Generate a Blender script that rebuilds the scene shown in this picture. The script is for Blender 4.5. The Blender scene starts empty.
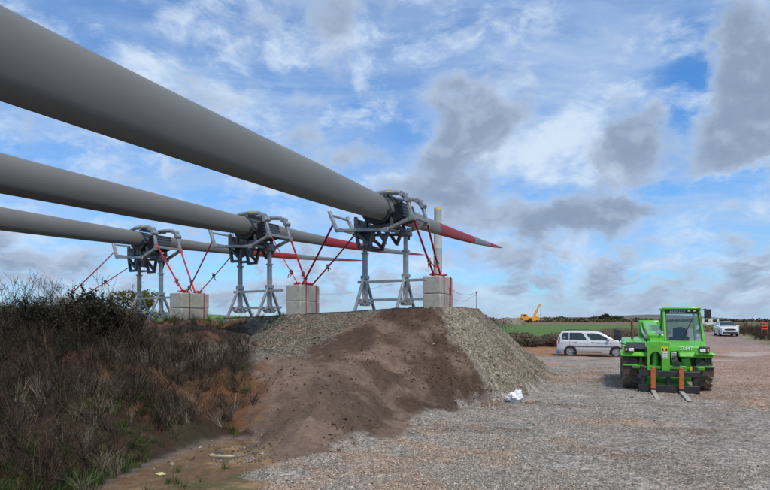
import bpy, math, random
import numpy as np
from mathutils import Vector, Matrix
R = math.radians
sc = bpy.context.scene
C = sc.collection
random.seed(7)
rng = np.random.default_rng(7)
F = 556.0; HZ = 322.0; EYE = 1.6          # focal length in photo pixels, horizon row, eye height

# ------------------------------------------------------------------ camera
cam = bpy.data.cameras.new('camera'); cam_o = bpy.data.objects.new('camera', cam); C.objects.link(cam_o)
cam.sensor_width = 36.0; cam.lens = 36.0 * F / 770.0; cam.shift_y = 0.1
cam.clip_start = 0.05; cam.clip_end = 20000
cam_o.location = (0, 0, EYE); cam_o.rotation_euler = (R(90), 0, 0)
sc.camera = cam_o
# ------------------------------------------------------------------ exposure
sc.view_settings.view_transform = 'Standard'; sc.view_settings.look = 'None'
sc.view_settings.gamma = 1.0; sc.view_settings.exposure = EXPOSURE = 0.35
sc.view_settings.use_curve_mapping = False
# ------------------------------------------------------------------ sun (soft, behind thin cloud)
SUN_EL, SUN_AZ = 57.0, 158.0              # azimuth from +Y, negative = left
sun = bpy.data.lights.new('sun', 'SUN'); sun_o = bpy.data.objects.new('sun', sun); C.objects.link(sun_o)
sun.energy = 2.4; sun.angle = R(11); sun.color = (1.0, 0.92, 0.79)
sd = Vector((math.sin(R(SUN_AZ)) * math.cos(R(SUN_EL)), math.cos(R(SUN_AZ)) * math.cos(R(SUN_EL)), math.sin(R(SUN_EL))))
sun_o.rotation_euler = sd.to_track_quat('Z', 'Y').to_euler()
# ------------------------------------------------------------------ sky
world = bpy.data.worlds.new("World"); sc.world = world; world.use_nodes = True

class NT:
    """small helper to write node graphs"""
    def __init__(s, tree):
        s.t = tree; s.n = tree.nodes; s.l = tree.links
    def new(s, typ, **k):
        n = s.n.new(typ)
        for a, b in k.items(): setattr(n, a, b)
        return n
    def put(s, inp, v):
        if v is None: return
        if isinstance(v, bpy.types.NodeSocket): s.l.new(v, inp)
        else: inp.default_value = v
    def m(s, op, a, b=None, c=None, clamp=False):
        n = s.new('ShaderNodeMath', operation=op, use_clamp=clamp)
        s.put(n.inputs[0], a); s.put(n.inputs[1], b); s.put(n.inputs[2], c)
        return n.outputs[0]
    def vm(s, op, a, b=None, scale=None):
        n = s.new('ShaderNodeVectorMath', operation=op)
        s.put(n.inputs[0], a); s.put(n.inputs[1], b)
        if scale is not None: s.put(n.inputs['Scale'], scale)
        return n.outputs[0]
    def noise(s, vec, scale, detail=5, rough=0.5, dist=0.0, dims='3D', out='Fac'):
        n = s.new('ShaderNodeTexNoise', noise_dimensions=dims)
        s.put(n.inputs['Vector'], vec); n.inputs['Scale'].default_value = scale
        n.inputs['Detail'].default_value = detail; n.inputs['Roughness'].default_value = rough
        n.inputs['Distortion'].default_value = dist
        return n.outputs[out]
    def ss(s, v, a, b, lo=0.0, hi=1.0):
        n = s.new('ShaderNodeMapRange', interpolation_type='SMOOTHSTEP')
        s.put(n.inputs[0], v)
        for i, q in enumerate((a, b, lo, hi)): s.put(n.inputs[i + 1], q)
        return n.outputs[0]
    def mix(s, f, a, b, mode='MIX'):
        n = s.new('ShaderNodeMix', data_type='RGBA', blend_type=mode)
        s.put(n.inputs[0], f)
        s.put(n.inputs[6], a if isinstance(a, bpy.types.NodeSocket) else (*a, 1))
        s.put(n.inputs[7], b if isinstance(b, bpy.types.NodeSocket) else (*b, 1))
        return n.outputs[2]

def lin(r, g, b):
    return tuple(((c / 255) / 12.92 if c / 255 <= 0.04045 else (((c / 255) + 0.055) / 1.055) ** 2.4) for c in (r, g, b))

def build_sky():
    t = NT(world.node_tree); t.n.clear()
    out = t.new('ShaderNodeOutputWorld'); bg = t.new('ShaderNodeBackground')
    sky = t.new('ShaderNodeTexSky', sky_type='NISHITA', sun_disc=False)
    sky.sun_elevation = R(SUN_EL); sky.sun_rotation = R(SUN_AZ); sky.air_density = 1.0; sky.dust_density = 0.6; sky.ozone_density = 2.0
    K = 0.1
    g = t.new('ShaderNodeTexCoord').outputs['Generated']
    sep = t.new('ShaderNodeSeparateXYZ'); t.l.new(g, sep.inputs[0])
    x, y, z = sep.outputs
    az = t.m('ARCTAN2', x, y); el = t.m('ARCSINE', z)
    zz = t.m('ADD', t.m('MAXIMUM', z, 0.0), 0.16)
    px = t.m('DIVIDE', x, zz); py = t.m('DIVIDE', y, zz)
    cmb = t.new('ShaderNodeCombineXYZ'); t.l.new(px, cmb.inputs[0]); t.l.new(py, cmb.inputs[1])
    P = cmb.outputs[0]
    warp = t.noise(P, 1.6, 3, 0.5, out='Color')
    P2 = t.vm('ADD', P, t.vm('SCALE', t.vm('SUBTRACT', warp, (0.5, 0.5, 0.5)), scale=0.35))
    wz = t.vm('ADD', g, t.vm('SCALE', t.vm('SUBTRACT', t.noise(g, 7.0, 5, 0.6, out='Color'), (0.5, 0.5, 0.5)), scale=0.17))
    sw = t.new('ShaderNodeSeparateXYZ'); t.l.new(wz, sw.inputs[0])
    azw = t.m('ARCTAN2', sw.outputs[0], sw.outputs[1]); elw = t.m('ADD', el, t.m('MULTIPLY', t.m('SUBTRACT', sw.outputs[2], z), t.ss(el, 0.02, 0.25, 0.25, 1.0)))
    def blobs(lst):
        acc = None
        for (bx, by, rx, ry, amp) in lst:
            a0 = math.atan((bx - 385) / F); ca = math.cos(a0)
            e0 = math.atan((HZ - by) / F * ca)
            sx = rx / F * ca * ca; sy = ry / F * ca
            u = t.m('DIVIDE', t.m('SUBTRACT', azw, a0), sx); v = t.m('DIVIDE', t.m('SUBTRACT', elw, e0), sy)
            r2 = t.m('MULTIPLY_ADD', u, u, t.m('MULTIPLY', v, v))
            e = t.m('MULTIPLY', t.m('EXPONENT', t.m('MULTIPLY', r2, -1.0)), amp)
            acc = e if acc is None else t.m('ADD', acc, e)
        return acc
    # clear sky
    base = t.vm('MULTIPLY', sky.outputs[0], (K * SKY_T[0], K * SKY_T[1], K * SKY_T[2]))
    # thin high veil
    mp = t.new('ShaderNodeMapping'); t.l.new(P2, mp.inputs[0]); mp.inputs['Rotation'].default_value = (0, 0, 0.5); mp.inputs['Scale'].default_value = (0.7, 2.0, 1)
    vn = t.noise(mp.outputs[0], 1.3, 7, 0.62)
    vb = blobs([(430, 40, 130, 45, -0.10), (690, 75, 30, 45, -0.25), (640, 186, 150, 12, -0.26), (60, 20, 90, 25, -0.08), (220, 20, 60, 30, -0.08),
                (560, 95, 60, 40, 0.12), (560, 155, 70, 28, 0.22), (735, 168, 60, 14, 0.22), (160, 75, 90, 30, 0.14), (170, 120, 160, 30, 0.12),
                (640, 262, 140, 8, 0.15), (330, 265, 100, 20, -0.06), (380, 120, 40, 30, -0.1)])
    veil = t.ss(t.m('ADD', vn, vb), 0.20, 0.70)
    veil = t.m('MULTIPLY', veil, 0.82)
    fine = t.noise(mp.outputs[0], 9.0, 5, 0.6)
    veil = t.m('MULTIPLY', veil, t.ss(fine, 0.2, 0.75, 0.78, 1.08), clamp=True)
    c1 = t.mix(veil, base, lin(178, 203, 236))
    # cumulus: noise on the direction itself, finer and flatter towards the horizon
    wd = t.vm('SCALE', t.vm('SUBTRACT', t.noise(g, 5.0, 3, 0.55, out='Color'), (0.5, 0.5, 0.5)), scale=0.10)
    G = t.vm('ADD', g, wd)
    near = t.ss(el, 0.07, 0.26)
    def cum(off):
        q = t.vm('ADD', G, off)
        a_ = t.noise(t.vm('MULTIPLY', q, (6.0, 6.0, 9.0)), 1.0, 8, 0.53)
        b_ = t.noise(t.vm('MULTIPLY', q, (15.0, 15.0, 30.0)), 1.0, 7, 0.55)
        return t.m('ADD', t.m('MULTIPLY', a_, near), t.m('MULTIPLY', b_, t.m('SUBTRACT', 1.0, near)))
    wn = t.noise(t.vm('MULTIPLY', G, (9.0, 9.0, 17.0)), 1.0, 9, 0.62)
    wb = blobs([(165, 78, 85, 26, 0.15), (575, 148, 62, 30, 0.20), (728, 170, 45, 11, 0.20), (520, 172, 60, 14, 0.10), (590, 95, 40, 24, 0.10), (90, 170, 90, 20, 0.10),
                (310, 205, 60, 20, 0.12), (660, 263, 130, 8, 0.14), (470, 78, 26, 12, 0.08), (600, 300, 220, 14, 0.10), (200, 300, 200, 14, 0.08)])
    white = t.m('MULTIPLY', t.ss(t.m('ADD', wn, wb), 0.47, 0.74), 0.9)
    c2 = t.mix(white, c1, lin(214, 231, 249))
    # grey cumulus with paler upper edges
    gn = cum((0, 0, 0)); gup = cum((0.006, 0, 0.014))
    gb = blobs([(478, 120, 50, 42, 0.30), (435, 152, 30, 22, 0.16), (636, 138, 40, 44, 0.40), (752, 108, 58, 66, 0.36), (758, 45, 42, 34, 0.22), (645, 45, 45, 22, 0.10), (352, 155, 28, 13, 0.24),
                (330, 25, 52, 36, 0.17), (200, 70, 60, 22, 0.06), (455, 202, 64, 24, 0.24), (595, 214, 95, 23, 0.30), (540, 225, 40, 14, 0.10), (60, 258, 90, 18, 0.14), (140, 172, 50, 9, 0.08), (25, 130, 30, 20, 0.12),
                (320, 255, 80, 14, 0.09), (600, 290, 240, 22, 0.11), (230, 290, 200, 18, 0.09), (510, 250, 50, 12, 0.08),
                (430, 50, 55, 30, -0.12), (560, 120, 30, 55, -0.16), (690, 85, 16, 45, -0.16), (560, 168, 60, 14, -0.14), (700, 188, 120, 10, -0.20), (150, 40, 110, 30, -0.08),
                (110, 130, 90, 18, -0.10), (260, 120, 50, 40, -0.10), (720, 228, 90, 10, -0.14), (400, 262, 70, 8, -0.10), (100, 232, 80, 9, -0.08), (660, 250, 80, 7, -0.08)])
    gd = t.m('ADD', t.m('ADD', gn, gb), t.ss(el, 0.02, 0.20, 0.035, 0.0))
    ga = t.ss(gd, 0.495, 0.690)
    gcol = t.mix(t.ss(gd, 0.55, 0.78), lin(182, 201, 227), lin(142, 161, 188))
    gcol = t.mix(t.ss(t.m('SUBTRACT', gn, gup), 0.0, 0.09, 0.0, 0.34), gcol, lin(200, 213, 231))
    gcol = t.mix(t.ss(t.m('SUBTRACT', gup, gn), 0.01, 0.08, 0.0, 0.35), gcol, lin(128, 146, 174))
    c3 = t.mix(t.m('MULTIPLY', ga, 0.95), c2, gcol)
    # towards the horizon everything greys out a little
    hz = t.ss(el, 0.0, 0.10, 0.45, 0.0)
    c4 = t.mix(hz, c3, lin(168, 190, 214))
    # below the horizon: plain ground tone
    c5 = t.mix(t.ss(z, -0.03, 0.0), lin(110, 104, 98), c4)
    fin = t.vm('SCALE', c5, scale=SKY_GAIN)
    # (colours above are what the photograph shows; divide the exposure back out)
    t.l.new(fin, bg.inputs[0]); bg.inputs[1].default_value = 1.0
    t.l.new(bg.outputs[0], out.inputs[0])
SKY_T = (0.66, 1.25, 1.78)
SKY_GAIN = 1.0 / (2 ** EXPOSURE)
build_sky()
world.cycles.sampling_method = 'MANUAL'; world.cycles.sample_map_resolution = 1024

# ------------------------------------------------------------------ mesh helpers
def tag(o, label=None, cat=None, group=None, kind=None):
    if label: o['label'] = label
    if cat: o['category'] = cat
    if group: o['group'] = group
    if kind: o['kind'] = kind
    return o

def thing(name, label, cat, loc=(0, 0, 0), rz=0.0, group=None):
    o = bpy.data.objects.new(name, None); C.objects.link(o)
    o.empty_display_size = 0.2
    o.location = loc; o.rotation_euler = (0, 0, rz)
    return tag(o, label, cat, group)

class MB:
    def __init__(s, M=None): s.v = []; s.f = []; s.M = M
    def add(s, vs, fs):
        b = len(s.v)
        for p in vs:
            p = Vector(p)
            if s.M is not None: p = s.M @ p
            s.v.append(tuple(p))
        s.f += [tuple(b + i for i in f) for f in fs]
        return s
    def box(s, c, d, rot=None):
        c = Vector(c); hx, hy, hz = d[0] / 2, d[1] / 2, d[2] / 2
        vs = [Vector((sx * hx, sy * hy, sz * hz)) for sz in (-1, 1) for sy in (-1, 1) for sx in (-1, 1)]
        if rot is not None: vs = [rot @ p for p in vs]
        return s.add([c + p for p in vs], [(0, 2, 3, 1), (4, 5, 7, 6), (0, 1, 5, 4), (2, 6, 7, 3), (0, 4, 6, 2), (1, 3, 7, 5)])
    def bar(s, a, b, w, h=None, up=(0, 0, 1)):
        a = Vector(a); b = Vector(b); h = h or w
        d = (b - a); L = d.length; d.normalize(); up = Vector(up)
        if abs(d.dot(up)) > 0.98: up = Vector((0, 1, 0)) if abs(d.y) < 0.9 else Vector((1, 0, 0))
        sx = d.cross(up).normalized(); sz = sx.cross(d).normalized()
        M = Matrix((sx, d, sz)).transposed()
        return s.box((a + b) / 2, (w, L, h), M)
    def tube(s, pts, r, n=8, cap=True):
        pts = [Vector(p) for p in pts]; rs = r if isinstance(r, (list, tuple)) else [r] * len(pts)
        rings = []; prev = None
        for i, p in enumerate(pts):
            d = (pts[min(i + 1, len(pts) - 1)] - pts[max(i - 1, 0)]).normalized()
            if prev is None:
                a = Vector((0, 0, 1)) if abs(d.z) < 0.9 else Vector((1, 0, 0))
                sx = d.cross(a).normalized()
            else:
                sx = (prev - d * prev.dot(d))
                sx = sx.normalized() if sx.length > 1e-5 else d.orthogonal().normalized()
            prev = sx; sy = d.cross(sx)
            rings.append([p + (sx * math.cos(2 * math.pi * k / n) + sy * math.sin(2 * math.pi * k / n)) * rs[i] for k in range(n)])
        vs = [q for rg in rings for q in rg]; fs = []
        for i in range(len(rings) - 1):
            for k in range(n):
                a = i * n + k; b = i * n + (k + 1) % n
                fs.append((a, b, b + n, a + n))
        if cap:
            fs.append(tuple(range(n))[::-1]); fs.append(tuple((len(rings) - 1) * n + k for k in range(n)))
        return s.add(vs, fs)
    def cyl(s, a, b, r, n=16): return s.tube([a, b], r, n)
    def loft(s, rings, cap=True):
        n = len(rings[0]); vs = [q for rg in rings for q in rg]; fs = []
        for i in range(len(rings) - 1):
            for k in range(n):
                a = i * n + k; b = i * n + (k + 1) % n
                fs.append((a, b, b + n, a + n))
        if cap:
            fs.append(tuple(range(n))[::-1]); fs.append(tuple((len(rings) - 1) * n + k for k in range(n)))
        return s.add(vs, fs)
    def prism(s, poly, f0, f1):
        """poly of 2-tuples; f0/f1 map a 2-tuple to a 3D point of the two faces"""
        n = len(poly)
        vs = [f0(p) for p in poly] + [f1(p) for p in poly]
        fs = [tuple(range(n))[::-1], tuple(range(n, 2 * n))] + [(i, (i + 1) % n, n + (i + 1) % n, n + i) for i in range(n)]
        return s.add(vs, fs)
    def px(s, poly, x0, x1): return s.prism(poly, lambda p: (x0, p[0], p[1]), lambda p: (x1, p[0], p[1]))
    def py(s, poly, y0, y1): return s.prism(poly, lambda p: (p[0], y0, p[1]), lambda p: (p[0], y1, p[1]))
    def pz(s, poly, z0, z1): return s.prism(poly, lambda p: (p[0], p[1], z0), lambda p: (p[0], p[1], z1))
    def lathe(s, prof, n=24, axis='x', c=(0, 0, 0)):
        """prof: (along, radius)"""
        c = Vector(c); rings = []
        for (a, r) in prof:
            rg = []
            for k in range(n):
                q = 2 * math.pi * k / n; u, v = r * math.cos(q), r * math.sin(q)
                rg.append(c + (Vector((a, u, v)) if axis == 'x' else Vector((u, a, v)) if axis == 'y' else Vector((u, v, a))))
            rings.append(rg)
        return s.loft(rings)
    def build(s, name, mat, parent=None, smooth=None, bevel=None, label=None):
        me = bpy.data.meshes.new(name); me.from_pydata(s.v, [], s.f); me.update()
        bm_fix(me)
        if smooth is not None:
            me.shade_smooth(); me.set_sharp_from_angle(angle=R(smooth))
        me.materials.append(mat)
        o = bpy.data.objects.new(name, me); C.objects.link(o)
        if parent is not None: o.parent = parent
        if bevel:
            b = o.modifiers.new('bevel', 'BEVEL'); b.width = bevel; b.segments = 2; b.limit_method = 'ANGLE'; b.angle_limit = R(35)
            b.harden_normals = False
            if smooth is None: me.shade_smooth(); me.set_sharp_from_angle(angle=R(30))
        if label: o['label'] = label
        return o

import bmesh
def bm_fix(me):
    bm = bmesh.new(); bm.from_mesh(me); bmesh.ops.recalc_face_normals(bm, faces=bm.faces); bm.to_mesh(me); bm.free()

def np_mesh(name, V, Fq, mat, smooth=False):
    """fast mesh from numpy arrays, all faces with the same number of corners"""
    me = bpy.data.meshes.new(name); V = np.ascontiguousarray(V, dtype=np.float32); Fq = np.ascontiguousarray(Fq, dtype=np.int32)
    nf, k = Fq.shape
    me.vertices.add(len(V)); me.vertices.foreach_set('co', V.ravel())
    me.loops.add(nf * k); me.loops.foreach_set('vertex_index', Fq.ravel())
    me.polygons.add(nf); me.polygons.foreach_set('loop_start', np.arange(0, nf * k, k, dtype=np.int32))
    me.polygons.foreach_set('loop_total', np.full(nf, k, dtype=np.int32))
    me.polygons.foreach_set('use_smooth', np.full(nf, smooth, dtype=bool))
    me.update(calc_edges=True); me.validate()
    me.materials.append(mat)
    o = bpy.data.objects.new(name, me); C.objects.link(o)
    return o

def copy_tree(o, parent=None):
    c = o.copy(); C.objects.link(c)
    if parent is not None: c.parent = parent
    for ch in [q for q in bpy.data.objects if q.parent == o]: copy_tree(ch, c)
    return c

# ------------------------------------------------------------------ materials
def mat(name, col, rough=0.5, metal=0.0, var=0.0, scale=4.0, bump=0.0, bscale=60.0, dirt=None, dirt_amt=0.0, dirt_scale=3.0, coat=0.0, island=0.0, spec=0.5, trans=0.0, stretch=None, sub=None):
    m = bpy.data.materials.new(name); m.use_nodes = True
    t = NT(m.node_tree); b = t.n['Principled BSDF']
    b.inputs['Roughness'].default_value = rough; b.inputs['Metallic'].default_value = metal
    b.inputs['Specular IOR Level'].default_value = spec
    if coat: b.inputs['Coat Weight'].default_value = coat; b.inputs['Coat Roughness'].default_value = 0.08
    if trans: b.inputs['Transmission Weight'].default_value = trans
    if sub: 
        b.inputs['Subsurface Weight'].default_value = sub; b.inputs['Subsurface Radius'].default_value = (0.05, 0.04, 0.02)
    co = t.new('ShaderNodeTexCoord').outputs['Object']
    if stretch:
        mp = t.new('ShaderNodeMapping'); t.l.new(co, mp.inputs[0]); mp.inputs['Scale'].default_value = stretch; co = mp.outputs[0]
    c = (*col, 1)
    cs = None
    if var:
        n = t.noise(co, scale, 6, 0.6)
        k = t.ss(n, 0.25, 0.75, 1 - var, 1 + var)
        cs = t.vm('SCALE', tuple(col), scale=k)
    if island:
        gi = t.new('ShaderNodeNewGeometry').outputs['Random Per Island']
        k = t.ss(gi, 0.0, 1.0, 1 - island, 1 + island)
        cs = t.vm('SCALE', cs if cs is not None else tuple(col), scale=k)
    if dirt:
        n = t.noise(co, dirt_scale, 8, 0.65)
        f = t.ss(n, 0.5 - 0.25 * dirt_amt, 0.72, 0, min(1, dirt_amt * 1.2))
        cs = t.mix(f, cs if cs is not None else col, dirt)
        t.l.new(t.ss(f, 0, 1, rough, 0.85), b.inputs['Roughness'])
    if cs is not None: t.l.new(cs, b.inputs['Base Color'])
    else: b.inputs['Base Color'].default_value = c
    if bump:
        n = t.noise(co, bscale, 4, 0.6); bp = t.new('ShaderNodeBump'); bp.inputs['Strength'].default_value = bump
        bp.inputs['Distance'].default_value = 0.01
        t.l.new(n, bp.inputs['Height']); t.l.new(bp.outputs[0], b.inputs['Normal'])
    return m

# ------------------------------------------------------------------ noise and terrain functions
def _h(ix, iy, seed):
    n = (ix.astype(np.int64) * 374761393 + iy.astype(np.int64) * 668265263 + seed * 1442695041) & 0xFFFFFFFF
    n = ((n ^ (n >> 13)) * 1274126177) & 0xFFFFFFFF
    n = n ^ (n >> 16)
    return (n & 0xFFFF) / 65535.0
def vn(x, y, seed=0):
    x0 = np.floor(x); y0 = np.floor(y); fx = x - x0; fy = y - y0
    fx = fx * fx * fx * (fx * (fx * 6 - 15) + 10); fy = fy * fy * fy * (fy * (fy * 6 - 15) + 10)
    a = _h(x0, y0, seed); b = _h(x0 + 1, y0, seed); c = _h(x0, y0 + 1, seed); d = _h(x0 + 1, y0 + 1, seed)
    return (a * (1 - fx) + b * fx) * (1 - fy) + (c * (1 - fx) + d * fx) * fy - 0.5
def fbm(x, y, f, o=4, seed=0, g=0.5):
    s = 0; a = 1.0
    for i in range(o):
        c_, s_ = math.cos(i * 1.1 + seed), math.sin(i * 1.1 + seed)
        s = s + a * vn((x * c_ - y * s_) * f, (x * s_ + y * c_) * f, seed + i * 17); a *= g; f *= 2.03
    return s
def sstep(v, a, b):
    q = np.clip((v - a) / (b - a), 0, 1); return q * q * (3 - 2 * q)
def sdist(X, Y, poly):
    """signed distance to polygon, positive inside"""
    P = np.asarray(poly, float); n = len(P); d2 = np.full(X.shape, 1e18); ins = np.zeros(X.shape, bool)
    for i in range(n):
        ax, ay = P[i]; bx, by = P[(i + 1) % n]
        ex, ey = bx - ax, by - ay; wx, wy = X - ax, Y - ay
        tt = np.clip((wx * ex + wy * ey) / (ex * ex + ey * ey + 1e-12), 0, 1)
        d2 = np.minimum(d2, (wx - ex * tt) ** 2 + (wy - ey * tt) ** 2)
        cr = ((ay > Y) != (by > Y)) & (X < (bx - ax) * (Y - ay) / (by - ay + 1e-12) + ax)
        ins ^= cr
    d = np.sqrt(d2); return np.where(ins, d, -d)

CREST = [(1.05, 12.9), (1.75, 13.6), (2.45, 15.6), (2.9, 17.5), (3.4, 20.5), (3.6, 24), (-2, 30), (-30, 44), (-44, 40), (-40, 9.2), (-10, 8.0), (-6.4, 7.9), (-5.0, 8.3), (-4.3, 9.2),
         (-4.1, 10.8), (-4.5, 12.8), (-5.4, 16.4), (-4.6, 16.6), (-2.3, 15.4), (-0.5, 13.9), (0.3, 13.1)]
TOE = [(2.4, 11.05), (3.6, 12.8), (5.05, 16.8), (6.1, 20.7), (6.6, 26), (2, 36), (-30, 52), (-54, 48), (-50, 3.2), (-7, 3.9), (-3.9, 5.1), (-3.1, 5.9), (-2.6, 6.9), (-2.1, 7.7),
       (-1.75, 7.6), (-1.35, 6.6), (-0.68, 6.75), (0.2, 8.0), (0.8, 9.5), (1.65, 10.9)]
BASEP = [(-60, 0), (0, 0), (17, 0), (26, -0.28), (34, -0.48), (40, -0.42), (53, 0.30), (100, 0.55), (150, 0.85), (220, 1.40), (400, 1.45), (5000, 1.2)]
def ruts(X, Y):
    s = 0
    for (a, b, w, ph) in ((0.6, .40, .35, 0.4), (2.3, .27, .5, 2.0), (-1.4, .66, .3, 4.0), (4.5, .52, .6, 1.1)):
        c = a + b * Y + w * np.sin(Y * .21 + ph)
        for o in (-.92, .92):
            d = (X - c - o + 0.10 * vn(Y * .9, X * 0 + a * 7, 5)) / .19
            s = s + np.exp(-d * d) * np.clip(.55 + 1.2 * vn(Y * .35 + a * 3, X * 0 + o, 11), 0, 1)
    return np.clip(s, 0, 1) * sstep(sdist(X, Y, TOE) * -1, 0.2, .8) * (1 - sstep(Y, 30, 42)) * sstep(Y, 2, 4)
def terrain(X, Y, detail=True):
    zb = np.interp(Y, [p[0] for p in BASEP], [p[1] for p in BASEP])
    zb = zb + 0.10 * fbm(X, Y, 0.12, 3, 3) * sstep(Y, 14, 30) * (1 - sstep(Y, 150, 300))
    # field that rises on the left
    zb = zb + np.clip(-X - 13, 0, 110) * 0.052 * sstep(Y, 45, 115) * (1 - 0.8 * sstep(Y, 300, 800))
    # faint low hills far off
    zb = zb + 42 * np.exp(-((Y - 2600) / 420.0) ** 2) * (0.05 + 0.80 * np.exp(-((X - 1250) / 260) ** 2) + 0.45 * np.exp(-((X - 780) / 240) ** 2) + 0.12 * fbm(X, Y, 0.0016, 4, 9))
    # spoil bank under the far crane
    zb = zb + 0.55 * np.exp(-((Y - 172) / 6.0) ** 2) * sstep(X, 18, 30) * (1 - sstep(X, 105, 150)) * (1 + 0.8 * fbm(X, Y, 0.12, 3, 5))
    # verge on the right of the road
    vx = 22.1 + (Y - 24) * 0.42
    zb = zb + 0.35 * sstep(X - vx, -0.3, 2.5) * sstep(Y, 18, 30) * (1 - sstep(Y, 80, 140))
    dT = sdist(X, Y, TOE); dC = np.maximum(0, -sdist(X, Y, CREST))
    w = fbm(X, Y, 0.9, 3, 21) * 0.45
    dTn = np.maximum(0, dT + w * sstep(dT, 0.0, 1.2))
    t = dTn / (dTn + dC + 1e-6); t = np.where(dT > 0, np.clip(t, 0, 1), 0)
    f = t ** 1.07
    f = f - 0.035 * np.exp(-((t - 1) / 0.13) ** 2) * (1 - sstep(-dC, -0.02, 0.0) * 0)      # round the brow
    top = 1.95 + 0.043 * np.clip(X, -9, 3)
    spur = (1 - sstep(Y, 13.6, 16.2)) * (1 - sstep(X, -3.4, -2.2))
    top = top * (1 - spur) + (1.50 - 0.16 * sstep(X / np.maximum(Y, 1), -.48, -.40) + 0.18 * fbm(X, Y, 0.6, 3, 31) + 0.10 * np.exp(-((X + 4.9) / 0.7) ** 2)) * spur
    z = zb + (top - zb) * f
    # relief
    zone = sstep(t, 0.0, 0.10) * (1 - sstep(t, 0.93, 1.0))
    veg = (1 - sstep(X + 0.05 * (Y - 8), -2.1, -1.4))
    if detail:
        z = z + zone * (0.16 + 0.25 * veg) * fbm(X, Y, 0.8, 4, 41)
        # soil runs and clods on the poured soil
        run = fbm((X + 0.28 * Y) * 3.2, Y * 0.55, 1.0, 4, 51)
        soil = zone * (1 - veg) * (1 - sstep(X - 0.02 * Y, 1.3, 2.3))
        z = z + soil * 0.10 * run + soil * (.018 + .030 * sstep(X, -.2, .8)) * fbm((X + 0.28 * Y) * 8.0, Y * 1.6, 1.0, 4, 57)
        z = z + 0.038 * fbm(X, Y, 3.2, 4, 61) * (zone + 0.22) * (1 - sstep(Y, 22, 40))
        z = z + 0.045 * np.clip(fbm(X, Y, 6.5, 2, 63), 0.08, 1) * zone
        z = z - 0.025 * ruts(X, Y)
        # bedding under the yard: slight ruts
        z = z + (1 - sstep(t, 0, 0.06)) * (0.05 * fbm(X * 1.0, Y * 0.5, 0.7, 3, 71)) * sstep(Y, 3, 7) * (1 - sstep(Y, 40, 60))
    return z
def tz(x, y):
    return float(terrain(np.array([float(x)]), np.array([float(y)]))[0])
def hit(px_, py_):
    """point of the smooth terrain met by the sight line of a photo pixel"""
    Ys = np.arange(4.0, 120.0, 0.02); Xs = (px_ - 385) / F * Ys; Zs = EYE - (py_ - HZ) / F * Ys
    q = np.nonzero(Zs <= terrain(Xs, Ys, False))[0]
    i = q[0] if len(q) else len(Ys) - 1
    return (float(Xs[i]), float(Ys[i]))
def at(x, y, Y): return Vector(((x - 385) / F * Y, Y, EYE - (y - HZ) / F * Y))

SOIL = [(-.05, 13.75), (.6, 13.6), (1.35, 13.75)] + [hit(*p) for p in [(452, 330), (468, 352), (480, 370), (497, 398), (470, 404), (430, 416), (398, 433), (350, 447), (328, 453), (300, 458), (268, 463), (258, 452), (250, 425), (252, 385), (254, 362), (300, 351), (340, 331), (366, 320)]]
VEGP = [hit(250, 324), hit(256, 345), hit(258, 380), hit(255, 415), hit(228, 438), hit(175, 453), hit(130, 476), hit(110, 489), (-2.9, 4.6), (-8, 3.2), (-30, 3), (-30, 9), (-10, 12), (-6.5, 17), (-5.2, 16.8)]
MUD = [hit(256, 424), hit(270, 462), hit(250, 489), (-1.2, 4.6), (-3.0, 4.5), hit(84, 480), hit(105, 455), hit(150, 438), hit(205, 424)]
def masks(X, Y):
    n1 = fbm(X, Y, 2.0, 4, 81); n2 = fbm(X, Y, 0.6, 4, 91)
    sX = sdist(X, Y, SOIL); soil = sstep(sX + n1 * 0.5 + fbm(X, Y, 9.0, 2, 83) * 0.12, -0.10, 0.14)
    veg = sstep(sdist(X, Y, VEGP) + n1 * 0.4, -0.15, 0.2)
    gap = (1 - sstep(X, -1.7, -1.2)) * (1 - sstep(Y, 9.5, 11.0)) * sstep(sdist(X, Y, TOE), -0.05, 0.1)
    veg = np.maximum(veg, gap * (1 - soil))
    mud = sstep(sdist(X, Y, MUD) + n1 * 0.3, -0.1, 0.12) * (1 - veg)
    dT = sdist(X, Y, TOE); pile = sstep(dT + n1 * 0.5, -0.05, 0.25) * (1 - (1 - sstep(X, -1.7, -1.2)) * (1 - sstep(Y, 9.5, 11.0))) * (1 - soil) * (1 - veg) * (1 - mud)
    return soil, veg, mud, pile, n1, n2

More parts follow.
